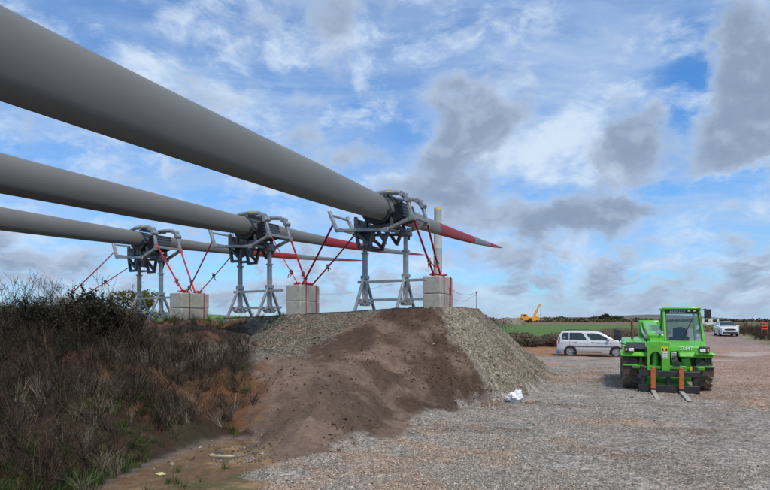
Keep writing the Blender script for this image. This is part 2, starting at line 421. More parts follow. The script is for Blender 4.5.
# ================================================================== GROUND (one sheet to the horizon)
def axis_pts(lo, hi, step, far_lo, far_hi, grow=1.09):
    a = list(np.arange(lo, hi + 1e-6, step)); s = step; q = a[-1]; up = []
    while q < far_hi: s *= grow; q += s; up.append(q)
    s = step; q = a[0]; dn = []
    while q > far_lo: s *= grow; q -= s; dn.append(q)
    return np.array(dn[::-1] + a + up)
gx = axis_pts(-7.5, 7.5, 0.05, -4200, 6500, 1.07)
gy = axis_pts(4.0, 15.5, 0.05, -40, 5200, 1.045)
def ground_colour(X, Y):
    soil, veg, mud, pile, n1, n2 = masks(X, Y)
    def col(c): return np.array(c)[None, :]
    def mx(a, b, w): w = w[:, None]; return a * (1 - w) + b * w
    yard = mx(col((.270, .238, .210)) + 0 * X[:, None], col((.320, .215, .155)), sstep(n2 + 0.5 * n1 + 0.25 * sstep(X, 3.5, 9), 0.12, 0.5))
    yard = yard * (1 + 0.22 * n1)[:, None]
    yard = mx(yard, col((.34, .31, .28)), 0.6 * sstep(fbm(X * 0.7, Y * 1.6, 1.1, 4, 101), 0.28, 0.5))
    yard = mx(yard, col((.16, .105, .075)), 0.75 * sstep(fbm(X * 0.6, Y * 1.8, 0.9, 4, 103), 0.30, 0.46))
    track = sstep(X - (3.6 + 0.33 * Y), -1.5, 2.0) * sstep(Y, 7, 16)
    yard = mx(yard, (col((.32, .190, .135)) * (1 + 0.25 * n1)[:, None]), 0.85 * track)
    yard = mx(yard, col((.205, .148, .115)), .45 * ruts(X, Y))
    # paler dry streaks along the track
    yard = mx(yard, col((.42, .36, .33)), 0.7 * sstep(fbm(X * 0.25, Y * 0.9, 0.7, 3, 105), 0.22, 0.42) * track * sstep(Y, 20, 30))
    c = yard
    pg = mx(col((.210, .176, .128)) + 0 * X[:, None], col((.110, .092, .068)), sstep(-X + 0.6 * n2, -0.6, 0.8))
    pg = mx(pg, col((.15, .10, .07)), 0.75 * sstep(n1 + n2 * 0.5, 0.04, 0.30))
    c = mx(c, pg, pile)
    sc_ = mx(col((.070, .042, .028)) + 0 * X[:, None], col((.158, .108, .078)), np.clip(sstep(n1 * 0.7 + n2, -0.05, 0.38) + 0.55 * sstep(0.6 - X, 0.0, 2.0) * sstep(11.5 - Y, -1, 2), 0, 1))
    c = mx(c, sc_, soil)
    mc = mx(col((.150, .092, .052)) + 0 * X[:, None], col((.25, .165, .085)), sstep(n1, 0.0, 0.4))
    mc = mx(mc, col((.07, .085, .03)), 0.7 * sstep(n2 - n1 * .5, 0.12, 0.3))
    c = mx(c, mc, mud)
    vc = mx(col((.040, .024, .015)) + 0 * X[:, None], col((.135, .062, .032)), sstep(n2 + n1 * 0.6, -0.08, 0.22))
    vc = mx(vc, col((.03, .036, .014)), 0.4 * sstep(fbm(X, Y, 1.3, 3, 111), 0.15, 0.35))
    vc = vc
    c = mx(c, vc, veg)
    # beyond the yard
    beyond = sstep(Y + 1.2 * fbm(X, Y, 0.25, 3, 121) - np.maximum(0, X - 21) * 8, 32.5, 34.0)
    ora = mx(col((.30, .155, .085)) + 0 * X[:, None], col((.15, .11, .06)), sstep(fbm(X, Y, 0.8, 4, 123), 0.0, 0.3))
    c = mx(c, ora, beyond * (1 - pile))
    fld = sstep(Y, 43, 45.5)
    grn = mx(col((.085, .150, .032)) + 0 * X[:, None], col((.125, .165, .045)), sstep(fbm(X, Y * 0.4, 0.05, 4, 131), -0.1, 0.4))
    left = sstep(-X, -1, 3)
    grn = mx(grn, col((.11, .22, .035)), left)
    c = mx(c, grn, fld)
    c = mx(c, col((.17, .115, .08)), sstep(Y + 8 * fbm(X, Y, 0.03, 3, 133), 158, 162) * (1 - left))
    c = mx(c, col((.10, .105, .06)), sstep(Y, 240, 300))
    c = mx(c, col((.13, .12, .10)), sstep(Y, 900, 1400))
    # left side near ground behind the bank: grass
    c = mx(c, col((.11, .20, .04)), sstep(-X, 6, 9) * sstep(Y, 24, 30))
    # road that runs on past the white car
    vr = 22.1 + (Y - 24) * 0.42; vl = 21.0 + (Y - 42) * 0.55
    rd = sstep(X - vl, -0.6, 0.3) * sstep(vr - X, -0.3, 0.6) * sstep(Y, 40, 43)
    rc = col((.28, .20, .17)) * (1 + 0.25 * fbm(X, Y, 0.5, 3, 141))[:, None]
    c = mx(c, rc, rd * (1 - sstep(Y, 90, 110)))
    vg = sstep(X - vr, -0.3, 0.5) * sstep(Y, 12, 18) * (1 - sstep(Y, 150, 200))
    vcg = mx(col((.15, .115, .06)) + 0 * X[:, None], col((.08, .13, .03)), sstep(fbm(X, Y, 0.35, 3, 143), -0.05, 0.25))
    c = mx(c, vcg, vg)
    stony = np.clip(1 - soil * 0.80 - veg * 0.95 - mud * 0.80, 0.05, 1) * (1 - sstep(Y, 42, 46) * (1 - rd)) * (1 - vg) * (1 - 0.6 * beyond)
    return np.clip(c, 0.01, 0.8), stony

def make_ground():
    GX, GY = np.meshgrid(gx, gy); X = GX.ravel(); Y = GY.ravel(); Z = terrain(X, Y)
    nx, ny = len(gx), len(gy)
    i = (np.arange(ny - 1)[:, None] * nx + np.arange(nx - 1)[None, :]).ravel()
    Fq = np.stack([i, i + 1, i + 1 + nx, i + nx], 1)
    m = bpy.data.materials.new('ground_surface'); m.use_nodes = True; t = NT(m.node_tree); b = t.n['Principled BSDF']
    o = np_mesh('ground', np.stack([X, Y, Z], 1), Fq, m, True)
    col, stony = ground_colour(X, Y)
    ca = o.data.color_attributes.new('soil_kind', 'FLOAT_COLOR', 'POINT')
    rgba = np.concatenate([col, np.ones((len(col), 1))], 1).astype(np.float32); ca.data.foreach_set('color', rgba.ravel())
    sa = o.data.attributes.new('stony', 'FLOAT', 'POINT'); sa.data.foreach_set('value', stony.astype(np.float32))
    a = t.new('ShaderNodeAttribute', attribute_name='soil_kind').outputs['Color']
    st = t.new('ShaderNodeAttribute', attribute_name='stony').outputs['Fac']
    co = t.new('ShaderNodeTexCoord').outputs['Object']
    def vor(scale, rnd=1.0):
        n = t.new('ShaderNodeTexVoronoi'); t.l.new(co, n.inputs['Vector']); n.inputs['Scale'].default_value = scale; return n
    v1 = vor(38); v2 = vor(17); nn = t.noise(co, 7, 8, 0.65); n2 = t.noise(co, 55, 5, 0.7); n3 = t.noise(co, 0.9, 6, 0.6)
    sep = t.new('ShaderNodeSeparateColor'); t.l.new(v1.outputs['Color'], sep.inputs[0])
    sep2 = t.new('ShaderNodeSeparateColor'); t.l.new(v2.outputs['Color'], sep2.inputs[0])
    cell = t.m('MULTIPLY_ADD', sep.outputs[0], 1.0, 0.5)
    cell2 = t.m('MULTIPLY_ADD', sep2.outputs[0], 0.7, 0.65)
    cellf = t.m('MULTIPLY', cell, cell2)
    tone = t.m('MULTIPLY_ADD', t.m('SUBTRACT', cellf, 1.0), st, 1.0)
    tone = t.m('MULTIPLY', tone, t.ss(nn, 0.25, 0.75, 0.78, 1.22))
    tone = t.m('MULTIPLY', tone, t.ss(n2, 0.2, 0.8, 0.75, 1.25))
    tone = t.m('MULTIPLY', tone, t.ss(n3, 0.25, 0.75, 0.86, 1.14))
    cc = t.vm('SCALE', a, scale=tone)
    # a few pale limestone chips
    pale = t.m('MULTIPLY', t.m('GREATER_THAN', sep.outputs[1], 0.90), t.m('MULTIPLY', t.m('POWER', st, 3.0), 0.55))
    cc = t.mix(pale, cc, (.42, .38, .32))
    t.l.new(cc, b.inputs['Base Color']); b.inputs['Roughness'].default_value = 0.92; b.inputs['Specular IOR Level'].default_value = 0.25
    hgt = t.m('ADD', t.m('MULTIPLY', t.m('MULTIPLY', v1.outputs['Distance'], st), -0.9), t.m('MULTIPLY_ADD', nn, 0.8, t.m('MULTIPLY', n2, 0.5)))
    bp = t.new('ShaderNodeBump'); bp.inputs['Strength'].default_value = 0.8; bp.inputs['Distance'].default_value = 0.02
    t.l.new(hgt, bp.inputs['Height']); t.l.new(bp.outputs[0], b.inputs['Normal'])
    tag(o, kind='structure')
    return o
ground = make_ground()

# ------------------------------------------------------------------ loose stones (uncountable): crushed-stone shapes
def rocks(name, X, Y, S, m, label, cat, sink=0.25, flat=0.65):
    n = len(X); Z = terrain(X, Y)
    base = np.array([[1, 0, 0], [-1, 0, 0], [0, 1, 0], [0, -1, 0], [0, 0, 1], [0, 0, -1]], float)
    V = base[None] * (1 + rng.uniform(-.45, .45, (n, 6, 1))) + rng.uniform(-.42, .42, (n, 6, 3))
    V[:, :, 2] *= flat
    an = rng.uniform(0, 2 * np.pi, n); c, s = np.cos(an)[:, None], np.sin(an)[:, None]
    tl = rng.uniform(-.6, .6, n); ct, st_ = np.cos(tl)[:, None], np.sin(tl)[:, None]
    y2 = V[:, :, 1] * ct - V[:, :, 2] * st_; z2 = V[:, :, 1] * st_ + V[:, :, 2] * ct
    x3 = V[:, :, 0] * c - y2 * s; y3 = V[:, :, 0] * s + y2 * c
    W = np.stack([x3, y3, z2], 2) * S[:, None, None]
    W[:, :, 0] += X[:, None]; W[:, :, 1] += Y[:, None]; W[:, :, 2] += (Z + S * flat * (1 - 2 * sink) * 0.5)[:, None]
    T = np.array([[0, 2, 4], [2, 1, 4], [1, 3, 4], [3, 0, 4], [2, 0, 5], [1, 2, 5], [3, 1, 5], [0, 3, 5]])
    Fq = (T[None] + (np.arange(n) * 6)[:, None, None]).reshape(-1, 3)
    o = np_mesh(name, W.reshape(-1, 3), Fq, m); tag(o, label, cat, kind='stuff'); return o

def stone_mat(name, ca, cb, cc, rough=0.9):
    m = bpy.data.materials.new(name); m.use_nodes = True; t = NT(m.node_tree); b = t.n['Principled BSDF']
    gi = t.new('ShaderNodeNewGeometry').outputs['Random Per Island']
    cr = t.new('ShaderNodeValToRGB'); t.l.new(gi, cr.inputs[0]); e = cr.color_ramp.elements
    e[0].color = (*ca, 1); e[1].color = (*cc, 1); e[1].position = 1.0
    q = cr.color_ramp.elements.new(0.6); q.color = (*cb, 1)
    q = cr.color_ramp.elements.new(0.92); q.color = tuple(0.5 * (cb[i] + cc[i]) for i in range(3)) + (1,)
    t.l.new(cr.outputs[0], b.inputs['Base Color']); b.inputs['Roughness'].default_value = rough; b.inputs['Specular IOR Level'].default_value = 0.3
    return m
def scatter(n, x0, x1, y0, y1, fall=1.0):
    u = rng.random(n)
    Yv = (y0 ** (1 - fall) + u * (y1 ** (1 - fall) - y0 ** (1 - fall))) ** (1 / (1 - fall)) if fall != 1 else y0 * (y1 / y0) ** u
    return rng.uniform(x0, x1, n), Yv
def scatter_view(n, y0, y1, fall=1.6, lo=-0.72, hi=0.72):
    u = rng.random(n); k = 2 - fall
    Yv = (y0 ** k + u * (y1 ** k - y0 ** k)) ** (1 / k)
    return rng.uniform(lo, hi, n) * Yv, Yv
X, Y = scatter_view(330000, 4.6, 22, 1.9, -0.35, 0.74)
soil_, veg_, mud_, pile_, n1_, n2_ = masks(X, Y)
dens = (1 - .7 * ruts(X, Y)) * (1 - 0.72 * sstep(X - (3.6 + 0.33 * Y), -1.8, 1.0) * sstep(Y, 6.5, 10)) * (1 - soil_) * (1 - veg_) * (1 - mud_) * (1 - pile_) * np.clip(0.50 + 1.6 * n2_ + 1.3 * fbm(X, Y, 1.7, 3, 201), 0.10, 1)
k = rng.random(len(X)) < dens; X, Y = X[k], Y[k]
S = 0.0070 * np.exp(rng.normal(0, 0.38, len(X))) * (1 + 0.035 * np.clip(Y - 6, 0, 12))
n2_ = fbm(X, Y, 0.6, 4, 91); n1_ = fbm(X, Y, 2.0, 4, 81)
redw = np.clip(.6 * sstep(n2_ + .5 * n1_ + .25 * sstep(X, 3.5, 9), .12, .5) + .8 * sstep(X - (3.6 + .33 * Y), -1.8, 1.5), .04, .9)
kr = rng.random(len(X)) < redw
rocks('gravel', X[~kr], Y[~kr], S[~kr], stone_mat('gravel_stone', (.150, .132, .112), (.290, .255, .210), (.55, .49, .40)), 'loose grey crushed gravel covering the open yard', 'gravel')
rocks('brown_gravel', X[kr], Y[kr], S[kr], stone_mat('brown_gravel_stone', (.170, .118, .086), (.325, .232, .165), (.57, .46, .34)), 'loose reddish brown gravel, thickest on the right side of the yard', 'gravel')
X, Y = scatter(190000, -3.6, 7, 8.5, 24, 1.5)
soil_, veg_, mud_, pile_, n1_, n2_ = masks(X, Y)
k = rng.random(len(X)) < pile_ * np.clip(0.75 + n1_, 0.2, 1); X, Y = X[k], Y[k]
S = 0.0074 * np.exp(rng.normal(0, 0.5, len(X))) * (1 + 0.03 * np.clip(Y - 10, 0, 12))
rocks('rubble', X, Y, S, stone_mat('rubble_stone', (.100, .084, .060), (.180, .150, .108), (.44, .37, .27)), 'pale stony rubble lying on the flank of the heap', 'rubble')
X, Y = scatter(34000, -3, 2.8, 6.3, 14, 1.2)
soil_, veg_, mud_, pile_, n1_, n2_ = masks(X, Y)
k = rng.random(len(X)) < np.clip(soil_ * np.clip(0.06 + 1.5 * np.clip(fbm(X, Y, 1.1, 3, 205), 0, 1) + 0.8 * sstep(X, 0.6, 1.6) * sstep(Y, 9, 10), 0.03, 1) + 0.10 * mud_, 0, 1); X, Y = X[k], Y[k]
S = 0.0095 * np.exp(rng.normal(0, 0.5, len(X)))
rocks('soil_clods', X, Y, S, stone_mat('soil_clod', (.055, .034, .025), (.095, .058, .043), (.17, .11, .085), 1.0), 'crumbled clods of dark brown soil on the poured heap', 'soil')
X, Y = scatter(5000, -3.6, 0.4, 4.8, 8.2, 1.2)
soil_, veg_, mud_, pile_, n1_, n2_ = masks(X, Y)
k = rng.random(len(X)) < mud_ * np.where(np.hypot((X + 1.66) / 0.42, (Y - 6.75) / 0.5) < 1, 1.0, 0.06); X, Y = X[k], Y[k]
S = 0.012 * np.exp(rng.normal(0, 0.45, len(X)))
rocks('dark_chippings', X, Y, S, stone_mat('dark_chip', (.05, .052, .055), (.10, .10, .105), (.38, .37, .36)), 'small spill of dark grey chippings on the mud beside the bank', 'chippings')
# bigger single stones
big = [(553 + 0, 392, .05), (528, 404, .055), (536, 403, .04), (409, 441, .035), (483, 405, .05), (462, 404, .04), (433, 341, .05), (300, 472, .04), (212, 456, .04), (507, 345, .05), (487, 352, .045), (498, 375, .05), (520, 388, .05), (478, 334, .05), (545, 384, .05), (350, 325, .04), (283, 341, .035), (172, 466, .03)]
stm = mat('rock', (.30, .25, .20), 0.9, var=.3, scale=14, bump=.6, bscale=30)
stm2 = mat('brown_rock', (.24, .145, .085), 0.9, var=.3, scale=14, bump=.6, bscale=30)
def rock_obj(x, y, s, m, lab):
    bm = bmesh.new(); bmesh.ops.create_icosphere(bm, subdivisions=2, radius=1)
    r = random.Random(int(x * 1000)); pl = [Vector((r.gauss(0, 1), r.gauss(0, 1), r.gauss(0, 1))).normalized() for _ in range(9)]
    for v in bm.verts:
        for p in pl:
            d = v.co.dot(p) - 0.62
            if d > 0: v.co -= p * d
        v.co.x *= 1.25; v.co.z *= 0.75
        v.co *= s
    me = bpy.data.meshes.new('stone'); bm.to_mesh(me); bm.free(); me.materials.append(m)
    o = bpy.data.objects.new('stone', me); C.objects.link(o); o.location = (x, y, tz(x, y) + s * 0.3); o.rotation_euler = (0, 0, r.uniform(0, 6))
    return tag(o, lab, 'stone', 'single stones lying about the heap')
for i, (a, b_, s) in enumerate(big):
    wx, wy = hit(a, b_)
    rock_obj(wx, wy, s, stm2 if i in (1, 2, 4, 5) else stm, 'brown stone lying at the foot of the soil heap' if i in (1, 2, 4, 5) else 'small pale stone lying on the ground near the heap')

# ================================================================== VEGETATION
def quads_strip(pts, w0, w1, nrm):
    n = len(pts); V = []; 
    for i, p in enumerate(pts):
        w = w0 + (w1 - w0) * i / (n - 1)
        V += [p - nrm * w, p + nrm * w]
    return V, [(2 * i, 2 * i + 1, 2 * i + 3, 2 * i + 2) for i in range(n - 1)]
def grass_proto(r, nb, h, spread, w=0.0035, arch=0.6):
    V = []; Fq = []
    for _ in range(nb):
        a = r.uniform(0, 6.283); d = np.array([math.cos(a), math.sin(a), 0]); base = d * r.uniform(0, spread)
        a2 = a + r.uniform(-1, 1); d2 = np.array([math.cos(a2), math.sin(a2), 0]); L = h * r.uniform(.5, 1.05); ar = r.uniform(.1, 1) * arch
        pts = [base + np.array([0, 0, L * q * (1 - 0.45 * ar * q)]) + d2 * (L * ar * q * q) for q in (0, .35, .68, 1)]
        nr = np.array([-math.sin(a2), math.cos(a2), 0]); v, f = quads_strip(pts, w, w * .25, nr)
        b = len(V); V += v; Fq += [tuple(b + i for i in q) for q in f]
    return np.array(V), np.array(Fq)
def weed_proto(r, h, nbr=6, leaf=0.02, nl=5, lean=0.25, w=0.004, seedhead=False):
    V = []; Fq = []
    def strip(pts, w0, w1):
        d = pts[-1] - pts[0]; nr = np.cross(d, [r.gauss(0, 1), r.gauss(0, 1), .2]); nr /= np.linalg.norm(nr) + 1e-9
        for n_ in (nr, np.cross(d / (np.linalg.norm(d) + 1e-9), nr)):
            v, f = quads_strip(pts, w0, w1, n_); b = len(V); V.extend(v); Fq.extend([tuple(b + i for i in q) for q in f])
    def leafq(p, s):
        a = np.array([r.gauss(0, 1), r.gauss(0, 1), r.gauss(0, .7)]); a /= np.linalg.norm(a); c = np.cross(a, [r.gauss(0, 1), r.gauss(0, 1), r.gauss(0, 1)]); c /= np.linalg.norm(c) + 1e-9
        b = len(V); V.extend([p, p + a * s * .5 + c * s * .28, p + a * s, p + a * s * .5 - c * s * .28]); Fq.append((b, b + 1, b + 2, b + 3))
    a = r.uniform(0, 6.283); dl = np.array([math.cos(a), math.sin(a), 0]) * lean * h
    stem = [np.array([0, 0, h * q]) + dl * q * q + np.array([r.gauss(0, .01), r.gauss(0, .01), 0]) * h * 2 for q in (0, .33, .66, 1)]
    strip(stem, w, w * .4)
    for _ in range(nbr):
        q = r.uniform(.25, .95); p0 = np.array([0, 0, h * q]) + dl * q * q; a = r.uniform(0, 6.283); L = h * r.uniform(.15, .42) * (1.15 - q * .6)
        p1 = p0 + np.array([math.cos(a) * L * .45, math.sin(a) * L * .45, L * .5]); p2 = p0 + np.array([math.cos(a) * L * .75, math.sin(a) * L * .75, L])
        strip([p0, p1, p2], w * .55, w * .25)
        for _ in range(nl):
            f = r.uniform(.15, 1.05); leafq(p0 + (p2 - p0) * f, leaf * r.uniform(.5, 1.2))
    for _ in range(nl):
        f = r.uniform(.3, 1.03); leafq(np.array([0, 0, h * f]) + dl * f * f, leaf * r.uniform(.5, 1.2))
    return np.array(V), np.array(Fq)
def scatter_mesh(name, protos, P, S, m, label, cat, kind='stuff', tilt=0.15):
    Vs = []; Fs = []; off = 0
    which = rng.integers(0, len(protos), len(P))
    for i, (pv, pf) in enumerate(protos):
        k = np.nonzero(which == i)[0]
        if not len(k): continue
        a = rng.uniform(0, 6.283, len(k)); c, s = np.cos(a), np.sin(a); n = len(k)
        V = np.empty((n, len(pv), 3)); sx = S[k][:, None]
        V[:, :, 0] = (pv[:, 0] * c[:, None] - pv[:, 1] * s[:, None]) * sx; V[:, :, 1] = (pv[:, 0] * s[:, None] + pv[:, 1] * c[:, None]) * sx; V[:, :, 2] = pv[:, 2] * sx
        tx = rng.normal(0, tilt, n)[:, None]; ty = rng.normal(0, tilt, n)[:, None]
        V[:, :, 0] += V[:, :, 2] * tx; V[:, :, 1] += V[:, :, 2] * ty
        V += P[k][:, None, :]
        Vs.append(V.reshape(-1, 3)); Fs.append((pf[None] + (np.arange(n) * len(pv))[:, None, None]).reshape(-1, 4) + off); off += n * len(pv)
    o = np_mesh(name, np.concatenate(Vs), np.concatenate(Fs), m); tag(o, label, cat, kind=kind); return o
def leafmat(name, ca, cb, cc=None, rough=.8, trans=0.0):
    m = stone_mat(name, ca, cb, cc or cb, rough)
    return m
rr = random.Random(3)
M_dead = leafmat('dead_stalk', (.017, .012, .008), (.034, .023, .016), (.095, .070, .048))
M_dark = leafmat('dark_weed', (.012, .013, .008), (.026, .025, .015), (.055, .042, .028))
M_straw = leafmat('straw', (.11, .085, .055), (.20, .165, .115), (.36, .31, .23))
M_brown = leafmat('brown_grass', (.034, .024, .015), (.066, .046, .030), (.14, .10, .065))
M_green = leafmat('green_grass', (.022, .044, .008), (.050, .088, .015), (.11, .14, .035))
P_weed = [weed_proto(rr, rr.uniform(.45, .85), 9, .036, 7, .25, .0045) for _ in range(10)]
P_twig = [weed_proto(rr, rr.uniform(.35, .6), 9, .016, 3, .8, .0042) for _ in range(10)]
P_gr = [grass_proto(rr, 34, rr.uniform(.28, .45), .07, .0036, .9) for _ in range(8)]
P_gs = [grass_proto(rr, 26, rr.uniform(.10, .2), .06, .0032, .8) for _ in range(6)]
P_st = [grass_proto(rr, 26, rr.uniform(.45, .65), .06, .0038, .35) for _ in range(5)]
def place(n, x0, x1, y0, y1, fn):
    X = rng.uniform(x0, x1, n); Y = rng.uniform(y0, y1, n); k = rng.random(n) < fn(X, Y); X, Y = X[k], Y[k]
    return np.stack([X, Y, terrain(X, Y) - 0.01], 1)
def vegm(X, Y): return sstep(sdist(X, Y, VEGP) + 0.25 * fbm(X, Y, 2, 3, 301), 0.0, 0.25)
vis = lambda X, Y: (X / Y > -0.80) * (1 - .93 * sstep(X / Y, -.47, -.42) * sstep(Y, 11.0, 12.2))
# dark tall weeds: thick along the crest
crown = lambda X, Y: vegm(X, Y) * vis(X, Y) * np.exp(-((Y - 8.6 + 0.0 * X) / 1.1) ** 2) * sstep(-X, 3.4, 4.4) * np.clip(.6 + 1.6 * fbm(X, Y, .9, 2, 305), .05, 1)
P = place(1500, -9, -3.2, 6.5, 10.5, crown)
scatter_mesh('dark_weeds', P_weed, P, rng.uniform(.40, .72, len(P)), M_dark, 'dark leafy weeds crowding the top of the overgrown bank', 'weeds')
P = place(9000, -9, -1.6, 4.2, 16.5, lambda X, Y: vegm(X, Y) * vis(X, Y) * np.clip(.40 + 1.3 * fbm(X, Y, .9, 3, 311), .04, 1))
scatter_mesh('dead_weeds', P_twig, P, rng.uniform(.5, 1.1, len(P)), M_dead, 'tangled dead brown weeds and twigs over the bank', 'weeds', tilt=.35)
P = place(6500, -9, -1.7, 4.2, 16.5, lambda X, Y: vegm(X, Y) * vis(X, Y) * np.clip(.25 + 1.5 * fbm(X, Y, .8, 3, 321), .02, 1))
scatter_mesh('brown_grass', P_gr, P, rng.uniform(.5, 1.1, len(P)), M_brown, 'limp brown dead grass hanging over the bank', 'grass', tilt=.3)
P = place(900, -6, -2.2, 5.0, 10.5, lambda X, Y: vegm(X, Y) * vis(X, Y) * np.clip(.1 + 2.2 * fbm(X, Y, 1.1, 3, 331), .0, 1))
scatter_mesh('pale_grass', P_gr, P, rng.uniform(.6, 1.0, len(P)), M_straw, 'thin pale dry grass scattered down the bank', 'grass', tilt=.25)
P = place(4200, -7, -1.4, 4.4, 16.5, lambda X, Y: (vegm(X, Y) * vis(X, Y) * (sstep(fbm(X, Y, .9, 3, 341), .12, .3) + .8 * np.exp(-((X + 3.5) / .7) ** 2 - ((Y - 5.3) / .5) ** 2)) + 0.02 * sstep(sdist(X, Y, MUD), 0, .1)))
scatter_mesh('green_grass', P_gs, P, rng.uniform(.5, 1.2, len(P)), M_green, 'low green grass in patches on the bank and at its foot', 'grass')
P = place(900, -6.5, -2.6, 11, 17.5, lambda X, Y: np.exp(-((Y - 15.6 - 0.5 * (-4.5 - X)) / .8) ** 2) * .6)
scatter_mesh('crest_grass', P_gs, P, rng.uniform(.6, 1.3, len(P)), M_green, 'green grass along the edge of the platform behind the bank', 'grass')

M_stalk = leafmat('brown_stalk', (.032, .019, .012), (.066, .040, .025), (.17, .12, .075))
P_stalk = [weed_proto(rr, rr.uniform(.75, 1.1), 7, .022, 5, .22, .0055) for _ in range(9)]
P = place(1500, -8.5, -2.4, 4.8, 9.2, lambda X, Y: vegm(X, Y) * vis(X, Y) * (.15 + .85 * sstep(-X - .28 * Y, .7, 1.7)) * np.clip(.55 + 1.4 * fbm(X, Y, .9, 2, 351), .05, 1))
scatter_mesh('tall_dead_stalks', P_stalk, P, rng.uniform(.45, .85, len(P)), M_stalk, 'tall reddish brown dead stalks on the left part of the bank', 'weeds', tilt=.16)
P = place(800, -7, -2.0, 4.8, 9.5, lambda X, Y: vegm(X, Y) * vis(X, Y) * sstep(fbm(X, Y, 1.0, 3, 361), .05, .3))
scatter_mesh('dead_grass_clumps', P_st, P, rng.uniform(.45, .9, len(P)), M_brown, 'upright dull brown grass clumps standing on the bank', 'grass', tilt=.2)

def single(name, proto, x, y, s, m, label, cat, group=None, rz=0.0):
    v, f = proto; o = np_mesh(name, v * s, f, m); o.location = (x, y, tz(x, y) - .01); o.rotation_euler = (0, 0, rz); return tag(o, label, cat, group)
def dense(r, n, fn):
    V = []; Fq = []; b = 0
    for _ in range(n):
        v, f = fn(r); a = r.uniform(0, 6.28); d = r.uniform(0, 1) ** .7
        q = v + np.array([math.cos(a) * d * .16, math.sin(a) * d * .16, 0]); V.append(q); Fq.append(f + b); b += len(v)
    return np.concatenate(V), np.concatenate(Fq)
# pale upright dead grass clumps, bottom left
for i, (a, b_, s, lab) in enumerate([(92, 455, 1.0, 'pale upright clump of dry grass near the foot of the bank'), (40, 400, .8, 'tall faded grass clump on the left part of the bank'),
                                     (176, 410, .8, 'pale grass clump low on the right side of the bank'), (30, 350, .9, 'faded grass clump high up at the left edge')]):
    wx, wy = hit(a, b_); single('dry_grass_clump', dense(rr, 3, lambda r: P_st[r.randrange(5)]), wx, wy, s * .75, M_straw if i != 3 else M_brown, lab, 'grass clump', 'upright dry grass clumps on the bank')
# green tufts
for i, (a, b_, s, lab) in enumerate([(30, 482, 1.7, 'bright green grass tuft in the bottom left corner'), (72, 484, 1.2, 'green grass tuft just right of the corner tuft'), (168, 486, .8, 'small green weed on the mud at the bottom edge'), (232, 431, 1.0, 'small upright green weed at the foot of the bank')]):
    wx, wy = hit(a, b_); single('green_tuft', dense(rr, 3, lambda r: P_gs[r.randrange(6)]), wx, wy, s, M_green, lab, 'grass tuft', 'green tufts at the foot of the bank')
# weeds that stand out against the sky: (px, base distance, top row)
sky_weeds = [(22, 7.9, 291), (45, 8.0, 296), (8, 7.9, 300), (62, 8.1, 303), (88, 8.4, 283), (102, 8.3, 291), (74, 8.5, 294), (120, 8.6, 296), (112, 8.8, 302), (134, 8.7, 306), (97, 8.7, 286), (83, 8.2, 299), (34, 8.3, 302), (55, 7.8, 306)]
for i, (a, Yd, top) in enumerate(sky_weeds):
    x = (a - 385) / F * Yd; z0 = tz(x, Yd); H = EYE + (HZ - top) / F * Yd - z0
    lab = 'bushy dark weed standing against the sky on the overgrown bank' if i > 1 else ('tallest spiky dark weed at the left end of the bank' if i == 0 else 'dark weed beside the tallest spiky one at the left end')
    single('tall_weed', dense(rr, 9, lambda r: weed_proto(r, r.uniform(.7, 1.0), 10, .062, 10, .25, .007)), x, Yd, H * .90, M_dark, lab, 'weed', 'dark weeds on the skyline of the bank')
# small shoots on the lit part of the crest
for (a, Yd, top) in [(196, 14.5, 316), (205, 13.0, 313), (255, 15.0, 312), (240, 14.2, 314)]:
    x = (a - 385) / F * Yd; z0 = tz(x, Yd); single('weed_shoot', dense(rr, 2, lambda r: weed_proto(r, .9, 5, .05, 4, .3, .005)), x, Yd, max(.15, EYE + (HZ - top) / F * Yd - z0), M_dead, 'small dead shoot on the crest between the blocks', 'weed', 'small shoots along the crest')

# ------------------------------------------------------------------ shrubs and trees (crown = many leaf faces, trunk + limbs)
def crown_mesh(r, n, rad, leaf, lumps=9, hollow=.35, base=-.5):
    cs = [(np.array([r.gauss(0, .42), r.gauss(0, .42), r.uniform(base, .75)]), r.uniform(.28, .5)) for _ in range(lumps)]
    q = rng.integers(0, lumps, n); c = np.array([cs[i][0] for i in q]); R_ = np.array([cs[i][1] for i in q])
    d = rng.normal(size=(n, 3)); d /= np.linalg.norm(d, axis=1)[:, None]
    p = (c + d * (R_ * rng.uniform(hollow, 1.0, n) ** .5)[:, None]) * np.array(rad)
    a = rng.normal(size=(n, 3)); a /= np.linalg.norm(a, axis=1)[:, None]; b = np.cross(a, rng.normal(size=(n, 3))); b /= np.linalg.norm(b, axis=1)[:, None]
    s = leaf * rng.uniform(.5, 1.3, n)[:, None]
    V = np.stack([p - a * s, p + b * s * .55, p + a * s, p - b * s * .55], 1).reshape(-1, 3)
    return V, np.arange(4 * n).reshape(-1, 4)
bark = mat('bark', (.10, .08, .06), .95, var=.3, scale=8)
